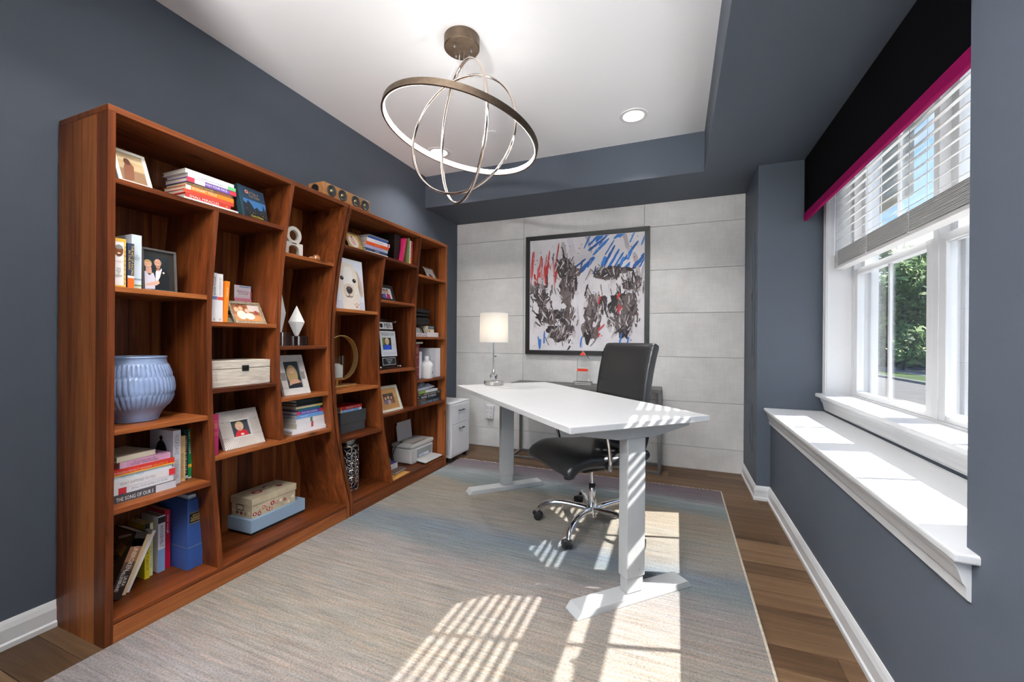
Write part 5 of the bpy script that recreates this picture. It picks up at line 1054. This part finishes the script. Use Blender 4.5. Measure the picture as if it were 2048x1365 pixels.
# silver pierced lantern jar
ln_ = thing('pierced_jar', 'tall silver jar pierced with interlocking circles', 'jar', (-2.115, 2.235, .0945))
m_sil = mat('polished_silver', (.78, .76, .74), .14, 1.)
MB().lathe([(.0, .002), (.060, .002), (.060, .30), (.0, .30)], 32, cap=False).build('inner_sleeve', mat('dark_sleeve', (.02, .02, .02), .5), ln_, smooth=True)
def cring(rows, nn, R, r, h0, dh, tr):
    mb = MB()
    for j in range(rows):
        for i in range(nn):
            a0 = 2*PI*(i+(.5 if j % 2 else 0))/nn; zc = h0+dh*j
            pts = []
            for k in range(18):
                t = 2*PI*k/18; da = r*math.cos(t)/R; pts.append((R*math.cos(a0+da), R*math.sin(a0+da), zc+r*math.sin(t)))
            mb.tube(pts, tr, 6, True)
    return mb
cring(11, 7, .072, .0335, .036, .0245, .0042).build('lattice', m_sil, ln_, smooth=True)
MB().lathe([(.0, 0), (.070, 0), (.073, .004), (.070, .010), (.0, .010)], 40, cap=False).build('base', m_sil, ln_, smooth=True)
MB().lathe([(.060, .295), (.074, .300), (.074, .310), (.058, .316), (.056, .330), (.064, .334), (.064, .362), (.058, .368), (.0, .370)], 40, cap=False).build('lid', mat('pewter_lid', (.42, .41, .39), .3, 1.), ln_, smooth=True)
# black framed photo
frame('photo_frame', 'black frame with a small photo of two people', (-1.965, 2.392, 1.4105), .168, .130, .024, .014, m_blackf, lambda W, H: [('#d9d6d0', rect(0, 0, W, H)), ('#4a4a5a', rect(0, 0, W*.4, H*.4)), ('#c02a60', [(W*.45, 0), (W*.85, 0), (W*.8, H*.45), (W*.55, H*.5)]), ('#6a5ab0', [(W*.1, 0), (W*.45, 0), (W*.42, H*.45), (W*.2, H*.45)])]+face(W*.36, H*.66, W*.11, '#e0b294', '#3a2a22')+face(W*.62, H*.68, W*.11, '#e6bca0', '#2e2018'), .30, 0, '#b8b4ac')
# acrylic award plaque
aq = thing('acrylic_plaque', 'clear acrylic award plaque with a portrait clipping', 'plaque', (-1.975, 2.385, .9125), (0, -.13, 0))
B(-.022, -.012, 0, .262, 0, .375).build('back_plate', glassm('acrylic_back', (.86, .85, .85), .06), aq); B(-.004, 0, 0, .262, 0, .375).build('front_plate', glassm('acrylic_front', (.98, .98, .98), .04), aq)
flatprint('clippings', aq, [('#eceaec', rect(.012, .300, .170, .352)), ('#141416', ell(.040, .326, .017)), ('#e6eaee', rect(.012, .095, .192, .285)), ('#32302e', rect(.035, .145, .135, .235)), ('#7a8a3a', rect(.035, .18, .06, .235)), ('#2458d8', [(.037, .145), (.133, .145), (.13, .170), (.11, .182), (.06, .182), (.04, .17)]), ('#d8dce2', rect(.15, .15, .185, .155)), ('#b8bcc4', rect(.145, .165, .185, .167)), ('#b8bcc4', rect(.145, .175, .185, .177)), ('#b8bcc4', rect(.145, .185, .185, .187)), ('#b8bcc4', rect(.03, .11, .18, .112)), ('#b8bcc4', rect(.03, .12, .18, .122)), ('#d8d6d6', rect(.014, .030, .166, .085)), ('#23262a', rect(.018, .034, .162, .081))]+face(.086, .203, .022, '#e6b89c', '#e2cfa0'), (-.0118, .046, 0), step=.00015)
lettering(aq, 'MEN', .085, .036, (-.0095, .159, .326), (0, 1, 0), (0, 0, 1), paint('#1a1a1c')); lettering(aq, 'Top 50 Women Leaders\nPhiladelphia for 2024', .165, .028, (-.0095, .146, .262), (0, 1, 0), (0, 0, 1), paint('#3a3038')); lettering(aq, 'Marketing\nAward\n2024', .07, .034, (-.0092, .136, .058), (0, 1, 0), (0, 0, 1), paint('#d8dadc'))
for yy in (.016, .246):
    for zz in (.016, .359): MB().lathe([(.008, -.024), (.008, .002), (.006, .005), (0, .005)], 14, (0, yy, zz), 'x', cap=False).build('standoff', m_chrome, aq, smooth=True)
# cream frame with three people
frame('photo_frame', 'cream beaded frame with a wood mat and three people', (-1.960, 2.408, .6010), .235, .190, .016, .016, m_cream, lambda W, H: [('#b98a54', rect(0, 0, W, H)), ('#c89a62', rect(0, H*.55, W, H)), ('#5a4a40', rect(W*.22, H*.26, W*.80, H*.76)), ('#7a6a8a', rect(W*.24, H*.26, W*.40, H*.44)), ('#b0a0a8', rect(W*.42, H*.26, W*.58, H*.44)), ('#8a5a4a', rect(W*.58, H*.26, W*.74, H*.44))]+face(W*.33, H*.54, W*.062, '#d8a890', '#4a342a')+face(W*.48, H*.56, W*.062, '#dcb098', '#8a6a44')+face(W*.64, H*.54, W*.062, '#d0a088', '#2e2420'), .36, 0, '#c09058', beads=(.011, .0055, .0))
# small leaning picture at the upper right
frame('photo_frame', 'small silver edged picture leaning on the upper right shelf', (-1.965, 2.985, 1.6555), .152, .118, .008, .010, mat('silver_frame', (.66, .62, .58), .3, 1.), lambda W, H: [('#d8d2cc', rect(W*.06, H*.08, W*.94, H*.92)), ('#b8bcc0', rect(W*.14, H*.5, W*.4, H*.84)), ('#c8c0b8', rect(W*.46, H*.5, W*.84, H*.84)), ('#4a3040', rect(W*.3, H*.2, W*.6, H*.42)), ('#7a3a5a', rect(W*.42, H*.14, W*.7, H*.3))], .50, 0, '#a8a29c')
# ---- upper right compartment: black pouches, cap strap, papers, card box
m_pouch = mat('black_nylon', (.022, .022, .024), .6, bump=.3, bscale=90)
def pouch(label, y0, y1, z0, z1, x0=-2.13, x1=-1.985, sq=3.0):
    t = thing('travel_pouch', label, 'pouch', ((x0+x1)/2, (y0+y1)/2, z0), group='black pouches')
    a, b, c = (x1-x0)/2, (y1-y0)/2, (z1-z0)/2; mb = MB(); n, k = 32, 14; vs = []; fs = []
    sg = lambda v, p: math.copysign(abs(v)**p, v)
    for i in range(k+1):
        ph = -PI/2+PI*i/k
        for j in range(n):
            th = 2*PI*j/n; vs.append((a*sg(math.cos(ph), .5)*sg(math.cos(th), 2/sq), b*sg(math.cos(ph), .5)*sg(math.sin(th), 2/sq), c+c*sg(math.sin(ph), .7)))
    for i in range(k):
        for j in range(n): fs.append((i*n+j, i*n+(j+1) % n, (i+1)*n+(j+1) % n, (i+1)*n+j))
    mb.add(vs, fs).build('shell', m_pouch, t, smooth=True, ang=80)
    MB().tube([(a*1.0*sg(math.cos(2*PI*j/40), 2/sq), b*sg(math.sin(2*PI*j/40), 2/sq), c*1.15) for j in range(40)], .003, 6, True).build('zipper', m_black, t); return t
pouch('largest black nylon pouch at the bottom of the pile in the upper right compartment', 2.790, 3.105, 1.252, 1.325)
pouch('thin black pouch in the middle of the pile in the upper right compartment', 2.800, 3.090, 1.3255, 1.352, sq=4)
pouch('shiny black pouch on top of the pile in the upper right compartment', 2.795, 3.115, 1.3525, 1.396)
cb2 = thing('card_box', 'small navy and cream printed box under the black pouches', 'box', (-1.985, 3.025, 1.1945))
B(-.10, 0, 0, .092, 0, .056).build('carton', paint('#e8dcc0'), cb2, bevel=.001); flatprint('label', cb2, [('#2a5068', rect(0, .028, .092, .056)), ('#e89a2a', ell(.018, .016, .010)), ('#5a8ad0', [(.0, .0), (.03, .012), (.034, .006), (.01, 0)])], (.0002, 0, 0)); lettering(cb2, 'STAY', .07, .016, (.001, .048, .042), (0, 1, 0), (0, 0, 1), paint('#d8e4ea'))
wbx = thing('white_carton', 'low white carton on the upper right shelf', 'box', (-1.970, 2.985, 1.1555)); B(-.12, 0, 0, .178, 0, .038).build('carton', m_paperw, wbx, bevel=.001); B(-.12, .0008, 0, .178, .030, .0386).build('lid', m_paperw, wbx)
ca = thing('cable_case', 'grey cable case with black handle beside the white carton', 'case', (-1.985, 2.765, 1.1555)); MB().prism([(0, 0), (.16, 0), (.155, .03), (.13, .075), (.02, .08), (0, .06)], -.10, 0, 'yz').build('case', mat('grey_case', (.36, .36, .35), .5), ca, bevel=.006)
MB().tube(catmull([(.002, .10, .090), (.004, .150, .075), (.004, .185, .03), (.003, .200, .004)], 6), .007, 8).build('handle', m_black, ca, smooth=True)
pa = thing('paper_pile', 'loose white printed papers in front of the grey case', 'papers', (-1.955, 2.770, 1.1555)); 
for k in range(4): 
    o = B(-.03, 0, .0, .18, .0005+k*.008, .007+k*.008).build('sheet', m_paperw, pa); o.rotation_euler = (0, 0, random.uniform(-.03, .03))
flatprint('ink', pa, [('#555a60', rect(.02+.03*k, .006+.006*(k % 3), .035+.03*k, .010+.006*(k % 3))) for k in range(5)], (.003, 0, 0))
# ---- dark red books, bottle, white box
G = 'books standing beside the white bottle'
book('dark red leather book at far left behind the divider', 'stand', -1.985, 2.775, .8065, .055, .285, .16, '#8a2434', (), [(.3, .31, '#c8a060'), (.7, .71, '#c8a060')], group=G)
book('dark red leather book with ruled spine beside the white bottle', 'stand', -1.982, 2.8315, .8065, .060, .288, .16, '#7e2634', [('BUSINESS LAW', .74, .9, .3, .7, '#c8a878')], [(.62, .63, '#c8a878'), (.34, .35, '#c8a878'), (.12, .13, '#b89068')], group=G)
book('white and blue slim book behind the bottle', 'stand', -1.985, 2.893, .8065, .040, .225, .15, '#dfe6f0', (), [(.0, .9, '#e6ebf2')], group=G)
bt = thing('lotion_bottle', 'white lotion bottle with a blue logo', 'bottle', (-1.960, 2.968, .8065))
MB().lathe([(.0, 0), (.048, 0), (.052, .006), (.053, .11), (.048, .128), (.030, .145), (.022, .150), (.0, .151)], 36, cap=False).build('body', mat('white_bottle', (.80, .79, .77), .3), bt, smooth=True, ang=50)
MB().lathe([(.0, .150), (.020, .150), (.020, .184), (.018, .188), (.0, .188)], 24, cap=False).build('cap', m_white, bt, smooth=True)
lg = MB()
for (c, a0, z, da, dz) in ((0, .55, .045, .30, .016), (1, .62, .055, .12, .022), (2, .30, .085, .5, .002), (2, .30, .095, .45, .002)):
    vs = []
    for k in range(7):
        a = -.35+a0+da*(k/6-.5)
        for zz in (z-dz/2+(.010*(k/6) if c < 2 else 0), z+dz/2): vs.append((.0534*math.cos(a), .0534*math.sin(a), zz))
    lg.add(vs, [(2*k, 2*k+2, 2*k+3, 2*k+1) for k in range(6)], 0 if c < 2 else 1)
lg.build('logo', [paint('#2a3f9a'), paint('#9aa8a0')], bt)
wx = thing('white_box', 'tall white carton beside the lotion bottle', 'box', (-1.958, 3.035, .8065), (0, 0, .0)); B(-.19, 0, 0, .142, 0, .252).build('carton', mat('white_carton', (.74, .74, .78), .6), wx, bevel=.001)
B(-.0002, .0006, .068, .142, .002, .250).build('front_panel', paint('#f2f2f6'), wx); flatprint('barcode', wx, [('#9a989c', rect(.012+.003*k, .085, .0135+.003*k, .100)) for k in range(7)]+[('#a8a6aa', rect(.01, .125+.008*k, .045, .127+.008*k)) for k in range(3)], (.0002, 0, 0))
rl = thing('rolled_paper', 'cream rolled tube lying across the red books', 'paper roll', (-1.995, 2.790, 1.0960)); MB().tube([(0, 0, .009), (0, .135, .0095)], .0085, 14).build('roll', m_cream, rl, smooth=True); MB().tube([(0, .136, .0095), (0, .160, .0096)], .0085, 14).build('end_cap', paint('#e8dcc8'), rl, smooth=True)
# ---- magazines with plastic bag
stack(-1.945, .6005, [
 ('dark slate magazine at the bottom of the right lower stack', 2.825, 3.140, .024, .012, .20, '#3a4858', [('LIVING   HOME   DESIGN', .1, .9, .25, .7, '#a8c0d8')], []),
 ('black slim magazine second in the right lower stack', 2.835, 3.145, .020, .006, .20, '#23262a', (), [(.0, .3, '#6a5a48')]),
 ('navy magazine with white lettering in the right lower stack', 2.838, 3.120, .024, .006, .20, '#22324e', [('BLIND  EXTREME', .1, .85, .2, .8, '#e8f0f6')], []),
 ('olive brown book titled with white letters in the right lower stack', 2.845, 3.160, .020, .010, .20, '#3e3c2e', [('HIDDEN VALLEY HIGH SCHOOL', .15, .72, .2, .75, '#efe8d8'), ('HC', .82, .9, .2, .75, '#e8e8e8')], []),
 ('white papers with a green corner topping the right lower stack', 2.840, 3.110, .022, .004, .20, '#e6e8ee', (), [(.0, .32, '#8ab03a')])], 'magazines stacked on the lower right shelf')
pg = thing('plastic_bag', 'crumpled clear plastic bag lying on the magazines', 'plastic bag', (-2.03, 2.965, .7110))
bm = bmesh.new(); bmesh.ops.create_grid(bm, x_segments=22, y_segments=34, size=1)
rnd = random.Random(9)
for v in bm.verts:
    x, y_ = v.co.x, v.co.y; e_ = (1-x*x)*(1-y_*y_); v.co = Vector((x*.075, y_*.125, .004+.038*e_**.5+.010*math.sin(9*x+5*y_)*e_+rnd.uniform(0, .008)*e_+max(0, y_)*.012))
me = bpy.data.meshes.new('film'); bm.to_mesh(me); bm.free(); me.materials.append(mat('milky_film', (.72, .75, .85), .22, trans=.25)); o = bpy.data.objects.new('film', me); COL.objects.link(o); o.parent = pg
so = o.modifiers.new('solid', 'SOLIDIFY'); so.thickness = .001
# ---- printer and small items at the bottom
pr_ = thing('printer', 'white all-in-one printer with paper in its rear tray', 'printer', (-2.062, 3.02, .0945))
m_prn = mat('printer_white', (.66, .655, .64), .5); m_prg = mat('printer_grey', (.42, .41, .40), .5)
pb = MB(); pb.prism([(-.165, .008), (-.150, .0), (.150, .0), (.155, .03), (.160, .125), (-.165, .125)], -.165, .035, 'yz'); pb.build('body', m_prn, pr_, bevel=.010, seg=3)
B(-.168, .040, -.168, .165, .129, .165).build('scanner_lid', m_prn, pr_, bevel=.012, seg=3)
B(-.15, .0, -.12, .12, .1655, .1675).build('lid_panel', mat('printer_lid_grey', (.55, .52, .50), .55), pr_); B(.002, .030, -.13, .06, .1655, .1672).build('control_panel', mat('printer_tan', (.50, .40, .31), .5), pr_)
ct = MB()
for k in range(4): ct.box(.012, .018, -.10+.022*k, -.088+.022*k, .1672, .1680)
ct.build('buttons', m_black, pr_)
B(.030, .0368, -.085, .135, .038, .105).build('output_slot', mat('slot_dark', (.30, .32, .33), .6), pr_); B(.0, .040, -.06, .08, .045, .060).build('printed_sheet', paint('#dfe6f6'), pr_); 
ot = MB(); ot.prism([(.036, .018), (.036, .026), (.128, .018), (.132, .010), (.128, .006)], -.10, .16, 'xz'); ot.build('output_tray', m_prn, pr_, bevel=.003)
flatprint('sheet_print', pr_, [('#8a86c4', rect(.0+.018*k, .049, .012+.018*k, .055)) for k in range(3)], (.0402, -.04, 0), step=.0003)
sp2 = B(-.002, .0, -.105, .090, .165, .325).build('loaded_paper', m_paperw, pr_); sp2.location = (-.120, 0, 0); sp2.rotation_euler = (0, -.12, .0)
sp3 = B(-.004, -.0022, -.115, .080, .165, .300).build('loaded_paper', m_paperw, pr_); sp3.location = (-.120, 0, 0); sp3.rotation_euler = (0, -.12, 0)
MB().tube(catmull([(-.14, -.17, .02), (-.13, -.195, .08), (-.10, -.185, .15), (-.08, -.14, .172), (-.10, -.12, .17), (-.14, -.16, .15)], 6), .003, 6).build('power_cable', m_black, pr_, smooth=True)
nb2 = thing('notebook', 'brown notebook lying under the small white box', 'notebook', (-1.985, 2.590, .0985), (0, 0, .05)); B(-.16, 0, 0, .150, 0, .003).build('cover', paint('#5a4640'), nb2); B(-.16, 0, 0, .150, .015, .018).build('cover', paint('#7d655c'), nb2); B(-.158, -.002, .002, .148, .003, .015).build('pages', mat('grey_page_edges2', (.5, .5, .5), .8), nb2)
ev = thing('envelope', 'manila envelope lying at the front of the bottom shelf', 'envelope', (-1.925, 2.480, .0945), (0, 0, .03)); B(-.13, 0, 0, .225, 0, .003).build('sheet', paint('#e0a85a', .7), ev); MB().prism([(-.13, 0), (0, 0), (-.065, .07)], .003, .0034, 'xy').build('flap', paint('#d69c4e', .7), ev)
sb_ = thing('small_box', 'small white and purple box on the brown notebook', 'box', (-2.050, 2.600, .1167)); B(-.07, 0, 0, .105, 0, .042).build('carton', m_paperw, sb_, bevel=.001); B(-.066, -.004, .004, .100, .042, .046).build('top_label', paint('#6a4aa0'), sb_); flatprint('mark', sb_, [('#5a6ac0', ell(.02, .02, .005))], (.0002, 0, 0), step=.0003)
sq_ = thing('tape_roll', 'green ribbon roll behind the small white box', 'ribbon roll', (-2.150, 2.665, .0945)); MB().lathe([(.018, -.03), (.050, -.03), (.052, -.027), (.052, .027), (.050, .03), (.018, .03), (.018, -.03)], 32, (0, 0, .052), 'y', cap=False).build('ribbon', paint('#3f9a78'), sq_, smooth=True); MB().lathe([(.014, -.031), (.019, -.031), (.019, .031), (.014, .031), (.014, -.031)], 24, (0, 0, .052), 'y', cap=False).build('core', paint('#d8d0c0'), sq_, smooth=True)

# put each large thing's origin at its own base
for root, loc in ((A, (-2.08, 1.43, 0)), (Bc, (-2.08, 2.62, 0)), (rug, (-.795, 1.875, 0)), (win, (1.0, 2.38, .788))):
    root.location = loc
    for c in list(root.children): c.location = c.location - Vector(loc)
